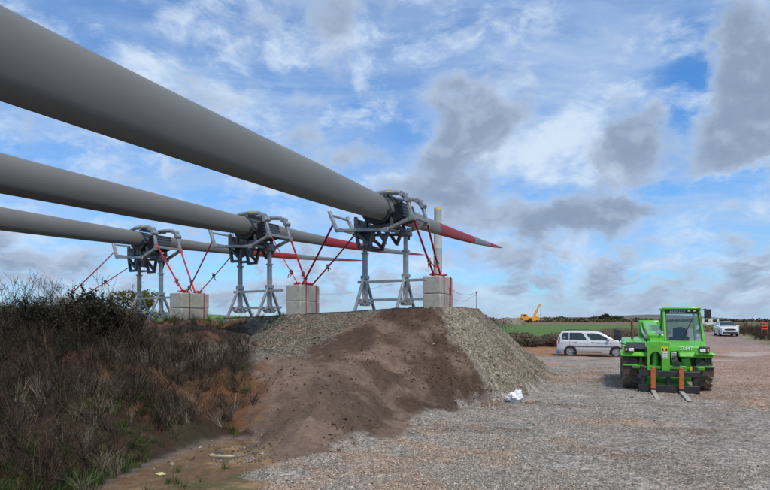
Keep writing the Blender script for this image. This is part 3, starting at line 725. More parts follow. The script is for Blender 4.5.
def tree(name, label, cat, x, y, h, w, m, n=900, leaf=.12, trunk_h=.35, group=None, z=None, leafy=True):
    z = tz(x, y) if z is None else z
    t = thing(name, label, cat, (x, y, z), rr.uniform(0, 6.28), group)
    r = rr; ch = h * (1 - trunk_h)
    V, Fq = crown_mesh(r, n, (w * .62, w * .62, ch * .62), leaf); V[:, 2] += h * trunk_h + ch * .42
    c = np_mesh('crown', V, Fq, m); c.parent = t
    mb = MB(); mb.tube([(0, 0, -.1), (.02 * h, 0, h * trunk_h), (0, .02 * h, h * .7)], [h * .035, h * .026, h * .008], 7)
    for k_ in range(5):
        a = r.uniform(0, 6.28); z0 = h * r.uniform(trunk_h * .7, trunk_h + .2); mb.tube([(0, 0, z0), (math.cos(a) * w * .18, math.sin(a) * w * .18, z0 + h * .12), (math.cos(a) * w * .34, math.sin(a) * w * .34, z0 + h * .26)], [h * .014, h * .01, h * .004], 5)
    mb.build('trunk', bark, t, smooth=60)
    return t
M_tree = leafmat('autumn_leaves', (.055, .060, .016), (.110, .100, .028), (.20, .15, .05))
M_hedge = leafmat('bare_hedge', (.085, .062, .046), (.15, .11, .082), (.24, .18, .13))
M_far = leafmat('far_leaves', (.030, .040, .022), (.050, .060, .030), (.09, .085, .04))
M_farb = leafmat('far_brown_leaves', (.10, .075, .045), (.15, .115, .06), (.20, .15, .07))
def gz(xp, Yd): return tz((xp - 385) / F * Yd, Yd)
Yd = 60; x = (147 - 385) / F * Yd
tree('field_tree', 'round yellow green tree in the field behind the supports', 'tree', x, Yd, EYE + (HZ - 293) / F * Yd - tz(x, Yd), 4.6, M_tree, 3200, .13, .22)
# hedge of bare shrubs behind the yard
hx = np.arange(6.5, 34, 1.15)
for i, x0 in enumerate(hx):
    if x0 > 21 : continue
    y0 = 43.2 + rr.uniform(-.4, .4) + max(0, (x0 - 22)) * .3; h = rr.uniform(.82, 1.02) + (.10 if x0 < 12 else 0)
    tree('hedge_shrub', 'leafless brown shrub in the hedge row between yard and green field', 'shrub', x0, y0, h, 2.6, M_hedge, 3600, .055, .0, 'brown shrubs of the hedge behind the yard')
for (a, Yd, top, w) in [(497, 20.0, 318, .7), (506, 24, 322, .8)]:
    x = (a - 385) / F * Yd; h = EYE + (HZ - top) / F * Yd - tz(x, Yd)
    tree('heap_shrub', 'small bare shrub showing behind the shoulder of the heap' if a == 497 else 'second bare shrub a little lower behind the shoulder', 'shrub', x, Yd, max(.4, h), w, M_hedge, 500, .03, .1)
# far line of trees
far = [(x_, 317.5 + rr.uniform(-1.5, 1.3), M_far if rr.random() < .7 else M_farb, 3.6) for x_ in range(556, 622, 4)]
for (a, top, m_, w) in far + [(548, 317.5, M_farb, 8), (541, 319, M_farb, 5), (606, 314.5, M_far, 5.5), (616, 316, M_far, 4.2), (600, 316, M_far, 4.5)]:
    Yd = 235 + rr.uniform(-8, 8); x = (a - 385) / F * Yd; z0 = tz(x, Yd); lab, g = ('dark distant tree in the line along the far field edge', 'trees of the far tree line')
    if m_ is M_farb: lab, g = ('brownish distant tree in the line along the far field edge', 'brownish trees of the far line')
    if a == 606: lab, g = 'tallest dark round tree of the far line', None
    tree('far_tree', lab, 'tree', x, Yd, max(1.8, EYE + (HZ - top) / F * Yd - z0), w, m_, 260, .42, .12, g)
# low far hedge strips and scrub (uncountable at this distance)
def scrub(name, x0, x1, Yd, h, m_, n, leaf, label, slope=0.0):
    X = rng.uniform(x0, x1, n); Yv = Yd + rng.normal(0, 1.0, n) + (X - x0) * slope; Z = terrain(X, Yv) + rng.random(n) ** 1.3 * h * (0.7 + 1.2 * np.clip(fbm(X, Yv, 6 / (x1 - x0) ** .7, 3, 7) + .3, 0, 1))
    p = np.stack([X, Yv, Z], 1); a = rng.normal(size=(n, 3)); a[:, 2] += .6; a /= np.linalg.norm(a, axis=1)[:, None]; b = np.cross(a, rng.normal(size=(n, 3))); b /= np.linalg.norm(b, axis=1)[:, None]
    s = leaf * rng.uniform(.5, 1.3, n)[:, None]; V = np.stack([p - a * s, p + b * s * .5, p + a * s, p - b * s * .5], 1).reshape(-1, 3)
    o = np_mesh(name, V, np.arange(4 * n).reshape(-1, 4), m_); return tag(o, label, 'scrub', kind='stuff')
scrub('far_scrub', 24, 112, 226, 1.1, M_farb, 5000, .45, 'brown scrub along the far edge of the green field')
scrub('far_hedge', 110, 330, 250, 1.6, M_far, 5000, .55, 'dark hedge line on the horizon behind the loader')
scrub('road_scrub', 36, 78, 64, .9, M_farb, 6000, .10, 'brown scrub beside the road beyond the white car', slope=.45)
# rough verge on the right
def verge(X, Y):
    vr = 22.1 + (Y - 24) * 0.42
    return sstep(X - vr, -0.2, .7) * (1 - sstep(X - vr, 9, 14)) * np.clip(.55 + fbm(X, Y, .5, 3, 401), .1, 1)
P = place(9000, 24, 46, 30, 62, verge)
scatter_mesh('verge_grass', P_gr + P_gs, P, rng.uniform(1.2, 2.6, len(P)), M_brown, 'rough brown grass on the verge right of the road', 'grass')
P = place(2200, 24, 44, 30, 56, lambda X, Y: verge(X, Y) * sstep(-fbm(X, Y, .3, 2, 405), -.02, .2))
scatter_mesh('verge_green_grass', P_gs, P, rng.uniform(1.5, 2.6, len(P)), M_green, 'green grass on the near end of the right verge', 'grass')
def lverge(X, Y):
    vl = 21.0 + (Y - 42) * 0.55
    return sstep(vl - X, 0.0, .8) * (1 - sstep(vl - X, 5, 8)) * .8
P = place(5000, 14, 32, 44, 60, lverge)
scatter_mesh('field_edge_grass', P_gr, P, rng.uniform(1.4, 2.6, len(P)), M_straw, 'pale rough grass left of the road behind the loader', 'grass')

ORD = ['first', 'second', 'third', 'fourth', 'fifth', 'sixth', 'seventh', 'eighth', 'ninth', 'tenth', 'eleventh', 'twelfth', 'thirteenth', 'fourteenth', 'fifteenth', 'sixteenth', 'seventeenth', 'eighteenth', 'nineteenth', 'twentieth', 'twenty-first', 'twenty-second', 'twenty-third', 'twenty-fourth']
def by_order(base, fmt):
    obs = [o for o in bpy.data.objects if o.parent is None and o.name.split('.')[0] == base]
    obs.sort(key=lambda o: o.location.x / max(1, o.location.y))
    for i, o in enumerate(obs): o['label'] = fmt.format(ORD[min(i, len(ORD) - 1)])
by_order('hedge_shrub', '{} brown shrub from the left in the hedge row behind the yard')
by_order('far_tree', '{} distant tree from the left in the line along the far field')
by_order('tall_weed', '{} dark weed from the left against the sky on the bank')
by_order('stone', '{} loose stone from the left on and around the heap')
by_order('weed_shoot', '{} small dead shoot from the left on the crest between blocks')

# ================================================================== BLADES, SUPPORTS, BLOCKS
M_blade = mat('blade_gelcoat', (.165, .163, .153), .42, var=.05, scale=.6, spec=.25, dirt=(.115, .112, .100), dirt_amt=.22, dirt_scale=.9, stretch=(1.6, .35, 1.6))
M_bred = mat('blade_red', (.25, .012, .012), .50, var=.08, scale=2)
M_galv = mat('galvanised_steel', (.34, .36, .37), .48, .55, var=.18, scale=7, dirt=(.22, .21, .19), dirt_amt=.35, dirt_scale=5)
M_steel = mat('dark_grey_steel', (.085, .10, .115), .5, .3, var=.2, scale=5)
M_black = mat('black_pad', (.018, .019, .021), .6, var=.2, scale=6)
M_conc = mat('concrete', (.40, .39, .345), .9, var=.16, scale=3.5, bump=.5, bscale=45, dirt=(.24, .225, .185), dirt_amt=.4, dirt_scale=2.6)
M_strap = mat('red_webbing', (.42, .012, .022), .65, var=.2, scale=20)
M_strap2 = mat('dark_red_webbing', (.30, .012, .022), .65, var=.2, scale=20)
M_zinc = mat('bright_fitting', (.5, .5, .48), .4, .8, var=.2)
M_green_cap = mat('green_cap', (.02, .35, .10), .5); M_blue_cap = mat('blue_cap', (.02, .06, .30), .5)
M_yel = mat('yellow_sticker', (.75, .50, .04), .6)

class Blade:
    def __init__(s, cx, cy, cz, slope, tip_s, lift, k):
        s.c = Vector((cx, cy, cz)); s.u = Vector((slope, 1, 0)).normalized(); s.v = Vector((s.u.y, -s.u.x, 0)); s.tip = tip_s; s.lift = lift; s.k = k; s.slope = slope
        s.rz = -math.atan(slope)
    def P(s, q): 
        return s.c + s.u * q + Vector((0, 0, s.lift * (max(q, 0) / s.tip) ** 2 + 0.0012 * min(q, 0) ** 2))
    def s_at(s, px_):     # distance along the blade where it crosses a column of the photo
        best = min(np.arange(-12, s.tip, .02), key=lambda q: abs(s.P(q).x / max(.5, s.P(q).y) * F + 385 - px_)); return float(best)
CH = [(-40, 2.2), (-30, 2.0), (-22, 1.72), (-16, 1.50), (-12, 1.36), (-8, 1.20), (-4.4, 1.06), (-2.4, .95), (-.6, .82), (1, .68), (2.5, .58), (4.6, .50), (8, .38), (11, .22), (12.4, .11), (13, .03)]
TH = [(-40, 2.1), (-22, 1.62), (-12, 1.30), (-4, 1.02), (0, .72), (4.6, .38), (8, .24), (11, .13), (13, .02)]
def section(B, q):
    qq = q if q < 0 else q * 13.0 / B.tip
    c = np.interp(qq, [a for a, _ in CH], [b for _, b in CH]) * B.k; th = np.interp(qq, [a for a, _ in TH], [b for _, b in TH]) * B.k
    ctr = B.P(q); tw = R(16)
    dn = -(Vector((0, 0, 1)) * math.cos(tw)) + B.v * math.sin(tw)       # leading edge up, trailing edge down and outwards
    sd_ = B.v * math.cos(tw) + Vector((0, 0, 1)) * math.sin(tw)
    ring = []; n = 44
    for k in range(n):
        a = 2 * math.pi * k / n; x = math.cos(a); y = math.sin(a)         # x: +1 tail .. -1 nose, y: + far side
        tail = max(0, x) ** 3
        yy = y * (1 - .35 * tail) + .40 * tail                              # the tail leans to the far side
        xx = x * (1.0 if x < 0 else 1.04)
        if k == 0:
            ring += [ctr + dn * ((1.17 * .5 + .035) * c) + sd_ * (.12 * th * .5), ctr + dn * ((1.175 * .5 + .035) * c) + sd_ * (.20 * th * .5)]; continue
        ring.append(ctr + dn * ((xx * .5 + .035) * c) + sd_ * (yy * th * .5))
    return ring
def blade(B, label, red0, red1, tip0):
    root = thing('wind_turbine_blade', label, 'turbine blade', B.P(0), 0, 'turbine blades lying on supports')
    inv = Matrix.Translation(-B.P(0))
    s0, s1, s2 = B.s_at(red0), B.s_at(red1), B.s_at(tip0)
    def seg(name, a, b, m, n):
        mb = MB(inv); qs = [a + (b - a) * i / n for i in range(n + 1)]
        mb.loft([section(B, q) for q in qs]); o = mb.build(name, m, root, smooth=50); return o
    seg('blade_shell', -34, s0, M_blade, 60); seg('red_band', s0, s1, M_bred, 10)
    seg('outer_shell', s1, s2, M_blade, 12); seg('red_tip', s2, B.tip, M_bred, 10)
    return root
B1 = Blade(0.0, 18.0, 5.25, .543, 13.0, .28, 1.0)
B2 = Blade(-4.88, 20.8, 5.14, .603, 14.0, .42, .80)
B3 = Blade(-9.85, 23.3, 5.05, .649, 15.9, .60, .70)
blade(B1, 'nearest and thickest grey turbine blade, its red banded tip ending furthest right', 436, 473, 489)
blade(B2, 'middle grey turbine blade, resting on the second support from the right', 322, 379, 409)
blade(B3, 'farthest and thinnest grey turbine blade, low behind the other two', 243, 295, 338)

def support(B, label, cap):
    gz_ = 1.93 + .021 * max(-14, B.c.x) + .0
    g = tz(B.c.x, B.c.y); zb = g
    k = (B.c.z - zb) / 3.4
    t = thing('blade_support', label, 'steel support', (B.c.x, B.c.y, zb), B.rz, 'galvanised supports under the blades')
    Z = lambda z: z * k
    hc = .37 * (B.k * .5 + .5)
    # posts, feet
    for sx in (-.75, .75):
        mb = MB(); mb.box((sx, 0, Z(1.12)), (.135, .135, Z(1.75))); mb.box((sx, 0, Z(2.0)), (.19, .19, .06)); mb.box((sx, 0, Z(1.2)), (.22, .22, .12))
        p = mb.build('post', M_galv, t, bevel=.008)
        mb = MB(); mb.box((sx, 0, Z(2.25)), (.115, .115, Z(.75)));  mb.build('inner_tube', M_galv, p, bevel=.006)
        mb = MB()
        for j in range(7): 
            mb.cyl((sx - .0595, 0, Z(2.06) + j * .075), (sx - .0605, 0, Z(2.06) + j * .075), .017, 8); mb.cyl((sx, -.0595, Z(2.06) + j * .075), (sx, -.0605, Z(2.06) + j * .075), .017, 8)
        tag(mb.build('adjuster_holes', M_black, p), kind='stuff')
        for sy in (-1, 1):
            mb = MB(); mb.bar((sx, sy * .06, Z(1.2)), (sx, sy * .66, .05), .078, .085); mb.box((sx, sy * .68, .02), (.16, .2, .04)); mb.build('leg', M_galv, t, bevel=.006)
        mb = MB(); mb.bar((sx, -.50, Z(.36)), (sx, .50, Z(.36)), .075); mb.bar((sx, -.30, Z(.30)), (sx, -.02, Z(.62)), .05); mb.bar((sx, .30, Z(.30)), (sx, .02, Z(.62)), .05)
        mb.box((sx, 0, Z(.30)), (.2, .36, .10)); mb.build('foot_tie', M_galv, t, bevel=.006)
        mb = MB(); mb.box((sx, 0, Z(2.52)), (.30, .34, .10)); mb.box((sx, .10, Z(2.42)), (.18, .06, .14)); mb.box((sx - .12, 0, Z(2.63)), (.05, .3, .16)); mb.box((sx + .12, 0, Z(2.63)), (.05, .3, .16))
        mb.cyl((sx - .2, -.1, Z(2.60)), (sx + .2, -.1, Z(2.60)), .03, 8); mb.build('post_head', M_steel, t, bevel=.006)
    for z, x0, x1 in ((.44, -1.0, 1.42), (1.04, -.95, 1.50)):
        mb = MB(); mb.box(((x0 + x1) / 2, -.115, Z(z)), (x1 - x0, .07, .08)); mb.build('crossbar', M_galv, t, bevel=.006)
    # carrying frames either side of the pad
    for y in (-.55, .55):
        pts = [(-1.78, 3.36), (-1.50, 2.74), (.35, 2.62), (1.24, 2.93), (1.10, 3.42)]
        mb = MB()
        for a, b in zip(pts[:-1], pts[1:]):
            a3 = Vector((a[0], y, Z(a[1]))); b3 = Vector((b[0], y, Z(b[1]))); d = (b3 - a3).normalized() * .045
            mb.bar(a3 - d, b3 + d, .095, .11, up=(0, 1, 0))
        mb.box((1.24, y, Z(2.93)), (.17, .14, .17)); mb.box((.35, y, Z(2.62)), (.15, .135, .15))
        f = mb.build('carrying_frame', M_galv, t, bevel=.008)
        mb = MB(); mb.cyl((1.10, y - .12, Z(3.50)), (1.10, y + .12, Z(3.50)), .095, 12); mb.cyl((.93, y - .13, Z(3.68)), (.93, y + .13, Z(3.68)), .09, 12)
        mb.bar((1.10, y, Z(3.42)), (.93, y, Z(3.68)), .12, .10, up=(0, 1, 0)); mb.box((1.02, y, Z(3.63)), (.10, .2, .12)); mb.build('clamp_knuckle', M_galv, t, bevel=.008)
        mb = MB(); mb.tube([(.93, y, Z(3.68)), (.74, y, Z(3.76)), (.3, y, Z(3.80)), (-.15, y, Z(3.80)), (-.45, y, Z(3.74)), (-.62, y, Z(3.68))], [.075, .08, .08, .075, .07, .055], 10)
        mb.bar((.2, y, Z(3.78)), (.2, y, Z(3.68)), .10)
        arm = mb.build('clamp_arm', M_galv, t, smooth=50)
        if cap is not None and y < 0:
            mb = MB(); mb.tube([(-.60, y, Z(3.685)), (-.74, y, Z(3.64)), (-.86, y, Z(3.61))], [.062, .06, .02], 8); mb.build('end_cap', cap, arm, smooth=60)
        if y < 0: mb = MB(); mb.box((.45, y - .082, Z(3.80)), (.18, .006, .05)); mb.build('yellow_label', M_yel, arm)
    # beams that join both frames
    for (x, z) in ((-1.50, 2.80), (.35, 2.66), (1.24, 2.97), (-1.74, 3.27)):
        mb = MB(); mb.box((x, 0, Z(z)), (.09, 1.0, .09) if x > -1.6 else (.07, 1.0, .06)); mb.build('joining_beam', M_galv, t, bevel=.006)
    # lower cradle: curved pad and its dark truss
    mb = MB(); ring = []
    n = 12
    for k_ in range(n + 1):
        a = R(195 + 150 * k_ / n); ring.append((math.cos(a) * (hc * 1.02), math.sin(a) * (hc * 1.16) + 3.4 * k))
    outer = [(x * 1.0 + (.17 if x > 0 else -.17) * abs(x) / hc, z - .14) for x, z in ring[::-1]]
    for y0 in (-.56, -.02):
        mb.prism(ring + outer, lambda p, y0=y0: (p[0], y0, p[1]), lambda p, y0=y0: (p[0], y0 + .5, p[1]))
    mb.build('cradle_pad', M_black, t)
    mb = MB()
    for y in (-.42, .42):
        for a, b in (((-.85, 2.72), (-.72, 2.12)), ((-.15, 2.72), (-.34, 2.14)), ((-.74, 2.15), (-.28, 2.15)), ((-.80, 2.62), (-.3, 2.2)), ((-.85, 2.75), (-.85, 3.15)), ((-.45, 2.7), (-.45, 3.0)), ((.05, 2.7), (.02, 3.0)), ((.5, 2.72), (.42, 3.05)), ((.0, 2.60), (.22, 2.28)), ((.35, 2.6), (.20, 2.26))):
            mb.bar((a[0], y, Z(a[1])), (b[0], y, Z(b[1])), .09, .10, up=(0, 1, 0))
    mb.box((-.5, 0, Z(2.16)), (.36, .16, .07)); mb.box((-.86, 0, Z(2.88)), (.07, .9, .42)); mb.box((-.2, 0, Z(2.80)), (1.3, .85, .10)); mb.box((-.60, 0, Z(2.50)), (.22, .50, .22))
    mb.build('cradle_truss', M_steel, t, bevel=.006)
    # ribbed side cassette on the far side of the blade
    mb = MB(); mb.box((.72, 0, Z(3.20)), (.30, .86, .52), Matrix.Rotation(R(-12), 3, 'Y')); mb.box((.48, 0, Z(3.05)), (.30, .82, .3))
    cs = mb.build('side_cassette', M_black, t, bevel=.02)
    for j in range(4):
        mb = MB(); mb.box((.885 - j * .022, 0, Z(3.05 + j * .105)), (.05, .9, .05), Matrix.Rotation(R(-12), 3, 'Y')); mb.build('rib', M_steel, cs, bevel=.005)
    for j in range(3):
        mb = MB(); mb.box((.35 - j * .16, 0, Z(3.70 + .02 * (j < 2))), (.09, .98, .06)); mb.build('top_rail', M_steel, t, bevel=.005)
    # a loose strap end dangling under the frame
    mb = MB(); mb.tube([(.18, -.3, Z(2.55)), (.20, -.31, Z(2.40)), (.16, -.3, Z(2.27)), (.22, -.3, Z(2.20))], .014, 5); mb.build('dangling_strap', M_strap2, t)
    return t, k
S1, k1 = support(B1, 'right-hand galvanised blade support, directly under the nearest blade', None)
S2, k2 = support(B2, 'middle galvanised blade support with a green capped clamp arm', M_green_cap)
S3, k3 = support(B3, 'left-hand galvanised blade support with a blue capped clamp arm, partly behind the bank', M_blue_cap)
def loc(B, k, x, y, z):
    zb = tz(B.c.x, B.c.y); return Vector((B.c.x, B.c.y, zb)) + B.v * x + B.u * y + Vector((0, 0, z * k))

# concrete blocks, two courses each
def block_stack(px_, Yd, lab, Bf, ul=1.15, vw=.62, h=.58):
    x = (px_ - 385) / F * Yd; z = tz(x, Yd) - .01; tops = []
    for i in range(2):
        mb = MB()
        jx = rr.uniform(-.012, .012)
        mb.box((jx, 0, h / 2), (vw, ul / 2 - .004, h - .012) if False else (vw, ul, h - .012))
        o = mb.build('concrete_block', M_conc, None, bevel=.022)
        o.location = (x, Yd, z + i * h); o.rotation_euler = (0, 0, Bf.rz + R(rr.uniform(-1, 1)))
        mb2 = MB(); mb2.box((0, ul * .18, h - .008), (.10, .10, .012)); mb2.tube([(-.05, ul * .18, h), (-.05, ul * .18, h + .05), (.05, ul * .18, h + .05), (.05, ul * .18, h)], .012, 6)
        if i == 1: mb2.build('lifting_eye', M_steel, o)
        tag(o, ('upper' if i else 'lower') + ' ' + lab, 'concrete block', 'concrete ballast blocks stacked in twos')
    return Vector((x, Yd, z)), Bf, ul, vw, 2 * h
K1 = block_stack(438, 18.6, 'concrete block of the stack at the right end, beside the barrier tape', B1)
K2 = block_stack(303, 20.0, 'concrete block of the stack between the right and middle supports', B1)
K3 = block_stack(189.5, 21.6, 'concrete block of the stack between the middle and left supports', B2, 1.30, .70)
K4 = block_stack(72, 23.6, 'concrete block half hidden behind the dark weeds at far left', B3)
def on_block(K, x, y, z):
    o, Bf, ul, vw, h = K; return o + Bf.v * x + Bf.u * y + Vector((0, 0, z))
def ribbon(mb, pts, w=.045, th=.010):
    for a, b in zip(pts[:-1], pts[1:]):
        a = Vector(a); b = Vector(b); d = (b - a).normalized() * .004
        up = (0, 0, 1) if abs((b - a).normalized().z) < .9 else (0.3, 1, 0)
        mb.bar(a - d, b + d, w, th, up=up)
def strap(a, b, lab, knot=.78, m=None, tails=2, w=.06):
    a = Vector(a); b = Vector(b); o = thing('ratchet_strap', lab, 'strap', b, 0, 'red lashing straps holding the supports')
    inv = Matrix.Translation(-b); L = (b - a).length
    mb = MB(inv); pts = [a.lerp(b, q) + Vector((0, 0, -.03 * L / 3 * math.sin(math.pi * q))) for q in np.linspace(0, 1, 9)]
    ribbon(mb, pts, w, .030); mb.build('webbing', m or M_strap, o)
    c = a.lerp(b, knot); mb = MB(inv)
    mb.box(c, (.07, .09, .13)); mb.cyl(c + Vector((-.06, 0, .02)), c + Vector((.06, 0, .02)), .035, 8); mb.build('ratchet', M_steel, o, bevel=.005)
    mb = MB(inv)
    for k_ in range(3):
        q = [c + Vector((rr.gauss(0, .035), rr.gauss(0, .035), rr.gauss(0, .05))) for _ in range(4)]; mb.tube([c] + q + [c], .013, 5)
    for k_ in range(tails):
        d = Vector((rr.gauss(0, .08), rr.gauss(0, .08), -rr.uniform(.10, .22))); mb.tube([c, c + d * .5 + Vector((rr.gauss(0, .05), 0, .02)), c + d], .018, 5)
    mb.build('loose_end', m or M_strap, o)
    return o
def wrap(K, y, lab, m=None):
    o, Bf, ul, vw, h = K; p = on_block(K, 0, 0, 0); t = thing('block_strap', lab, 'strap', p, 0, 'red straps wound round the blocks')
    inv = Matrix.Translation(-p); mb = MB(inv)
    e = .012
    pts = [on_block(K, -vw / 2 - e, y, .0), on_block(K, -vw / 2 - e, y, h + e), on_block(K, vw / 2 + e, y, h + e), on_block(K, vw / 2 + e, y, 0)]
    ribbon(mb, pts, .035, .010); mb.build('webbing', m or M_strap2, t)
    mb = MB(inv); c = on_block(K, .0, y, h + .05)
    for k_ in range(4): mb.tube([c + Vector((rr.gauss(0, .11), rr.gauss(0, .09), rr.uniform(-.03, .06))) for _ in range(5)], .018, 5)
    mb.build('bundled_end', M_strap, t)
    return t
def lash(B, k, K, side, txt):
    if side > 0: A = [(1.20, -.55, 3.12), (1.20, .55, 3.12)]
    else: A = [(-1.62, -.55, 3.0), (-1.5, .55, 2.74)]
    for i, a in enumerate(A):
        d = on_block(K, (-.02 if side > 0 else .15), (-.25 if i == 0 else .3), K[4] + .01)
        strap(loc(B, k, *a), d, ('near' if i == 0 else 'far') + ' strap ' + txt, .76 if side > 0 else .9 - .3 * i, None if side > 0 else M_strap2)
lash(B1, k1, K1, 1, 'from the right support down to the right-hand blocks')
lash(B1, k1, K2, -1, 'slanting from the left of the right support to the blocks')
lash(B2, k2, K2, 1, 'dropping from the middle support to the blocks beside it')
lash(B2, k2, K3, -1, 'slanting left from the middle support to its blocks')
lash(B3, k3, K3, 1, 'dropping from the left support to the blocks beside it')
lash(B3, k3, K4, -1, 'slanting left from the left support into the weeds')
for K, nm in ((K1, 'right-hand blocks'), (K2, 'blocks between right and middle supports'), (K3, 'blocks between middle and left supports')):
    wrap(K, -K[2] * .22, 'near dark red strap wound round the ' + nm); wrap(K, K[2] * .30, 'far dark red strap wound round the ' + nm)
# red strap roll lying behind the right-hand block
mb = MB(); c = Vector((0, 0, .05))
for k_ in range(6): mb.tube([c + Vector((rr.gauss(0, .13), rr.gauss(0, .1), rr.uniform(-.03, .06))) for _ in range(5)], .02, 5)
o = mb.build('strap_bundle', M_strap); p = on_block(K1, .62, .35, 0); o.location = (p.x, p.y, tz(p.x, p.y)); tag(o, 'small red bundle of strap on the ground right of the blocks', 'strap')

# barrier stake and tape
def stake(px_, Yd, top, lab):
    x = (px_ - 385) / F * Yd; z = tz(x, Yd); H = EYE + (HZ - top) / F * Yd - z
    t = thing('barrier_stake', lab, 'stake', (x, Yd, z)); mb = MB(); mb.tube([(0, 0, -.2), (.005, 0, H * .5), (0, 0, H)], .011, 6); mb.build('rod', M_steel, t)
    mb = MB(); mb.tube([(0, 0, H - .08), (.03, .0, H - .05), (.0, .02, H - .02), (-.02, 0, H - .06)], .012, 5); mb.build('hook', M_strap2, t); return Vector((x, Yd, z + H - .05))
st1 = stake(476.5, 19.2, 291.5, 'thin iron stake holding up the barrier tape at the heap edge')
st2 = stake(449.5, 18.2, 287.5, 'thin stake pushed in directly in front of the right-hand blocks')
mb = MB(); ribbon(mb, [st2.lerp(st1, q) + Vector((0, 0, -.12 * math.sin(math.pi * q))) for q in np.linspace(0, 1, 9)], .02, .006)
ribbon(mb, [st2 + Vector((0, 0, -.3)), st2.lerp(st1, .5) + Vector((0, 0, -.36)), st1 + Vector((0, 0, -.08))], .014, .005)
tag(mb.build('barrier_tape', M_strap2), 'sagging thin red barrier tape between the blocks and the iron stake', 'barrier tape')
mb = MB(); a = loc(B1, k1, -1.3, 1.6, .95); b = loc(B2, k2, 1.7, 2.0, 1.0); ribbon(mb, [a.lerp(b, q) + Vector((0, 0, -.08 * math.sin(math.pi * q))) for q in np.linspace(-.3, 1.3, 9)], .016, .005)
tag(mb.build('barrier_tape', M_strap2), 'thin red tape line running behind the right and middle supports', 'barrier tape')

# black sheet along the platform edge
mb = MB(); edge = [(0.9, 13.05), (.3, 13.25), (-.5, 14.05), (-2.3, 15.55), (-4.6, 16.75), (-5.6, 17.3), (-7.4, 18.6), (-9, 19.6)]
pts = []
for (a, b) in zip(edge[:-1], edge[1:]):
    for q in np.linspace(0, 1, 9)[:-1]: pts.append((a[0] + (b[0] - a[0]) * q, a[1] + (b[1] - a[1]) * q))
vs = []; fs = []
for i, (x, y) in enumerate(pts):
    y2 = y + .12
    z0 = tz(x, y2)
    vs += [(x, y2, z0 + .045 + rr.gauss(0, .006)), (x + .05, y2 + .22, tz(x + .05, y2 + .22) + .02), (x - .03, y2 - .06, z0 - .02)]
n = len(pts)
for i in range(n - 1): b = 3 * i; fs += [(b, b + 3, b + 4, b + 1), (b + 2, b + 5, b + 3, b)]
mb.add(vs, fs); o = mb.build('ground_sheet', mat('black_geotextile', (.025, .025, .027), .95)); sm = o.modifiers.new('t', 'SOLIDIFY'); sm.thickness = .012
tag(o, 'black ground sheet edge running along the brow of the platform', 'ground sheet')

# unfinished tower far behind
M_tower = mat('tower_paint', (.50, .50, .48), .5, var=.05); M_tyel = mat('tower_yellow', (.68, .52, .16), .6)
Yd = 270.0; x = (437.8 - 385) / F * Yd; zt_ = EYE + (HZ - 208) / F * Yd
tw = thing('wind_turbine_tower', 'pale unfinished turbine tower with a yellow top rising behind the right-hand blocks', 'tower', (x, Yd, 0))
hh = zt_ - 1.0
for i in range(3):
    mb = MB(); mb.lathe([(hh * i / 3 + (0 if i else 0), 2.45 - .22 * i), (hh * (i + 1) / 3 - .06, 2.45 - .22 * (i + 1) + .02), (hh * (i + 1) / 3, 2.45 - .22 * (i + 1) + .05)], 32, 'z'); mb.build('tower_section', M_tower, tw, smooth=40)
mb = MB(); mb.lathe([(hh, 1.85), (hh + 1.0, 1.85), (hh + 1.1, 1.5)], 24, 'z'); mb.build('top_ring', M_tyel, tw, smooth=40)

# far mobile crane
M_cy = mat('crane_yellow', (.72, .33, .02), .5, var=.1); M_glass_far = mat('dark_glass', (.02, .025, .03), .1); M_tyre = mat('tyre_rubber', (.022, .021, .020), .85, var=.25, scale=6, dirt=(.10, .075, .06), dirt_amt=.35, dirt_scale=5)
Yd = 178.0; x = (533 - 385) / F * Yd; z = tz(x, Yd)
cr = thing('mobile_crane', 'yellow mobile crane with its boom raised on the far bank', 'crane', (x, Yd, z)); cr.scale = (.62, .62, .66)
mb = MB(); mb.px([(-1.3, .9), (1.3, .9), (1.3, 1.5), (-1.3, 1.5)], -5.2, 5.2); mb.box((-4.6, 0, 2.1), (1.9, 2.4, 1.5)); mb.build('carrier', M_cy, cr, bevel=.08)
mb = MB(); mb.box((-5.0, -1.21, 2.4), (1.0, .04, .6)); mb.box((-5.56, 0, 2.4), (.04, 2.0, .6)); mb.build('cab_window', M_glass_far, cr)
for wx in (-4.2, -2.4, 1.6, 3.2, 4.6):
    for sy in (-1, 1): mb = MB(); mb.lathe([(sy * .95, .5), (sy * 1.0, .72), (sy * 1.4, .72), (sy * 1.45, .5)], 16, 'y', (wx, 0, .72)); mb.build('wheel', M_tyre, cr, smooth=40)
mb = MB(); mb.py([(-2.6, 1.5), (3.0, 1.5), (3.2, 2.7), (1.6, 3.3), (-.6, 2.9), (-2.6, 2.2)], -1.1, 1.1); mb.build('turret', M_cy, cr, bevel=.06)
mb = MB(); mb.bar((.2, 0, 2.4), (2.2, 0, 6.4), 1.0, 1.0); bo = mb.build('boom', M_cy, cr, bevel=.05)
mb = MB(); mb.bar((2.1, 0, 6.3), (3.5, 0, 8.9), .7, .7); mb.box((3.6, 0, 8.95), (.9, .6, .5)); mb.build('boom_extension', M_cy, bo, bevel=.05)
mb = MB(); mb.tube([(3.9, 0, 8.9), (3.95, 0, 4.0)], .04, 5); mb.box((3.95, 0, 3.8), (.3, .2, .5)); mb.build('hook_line', M_steel, bo)
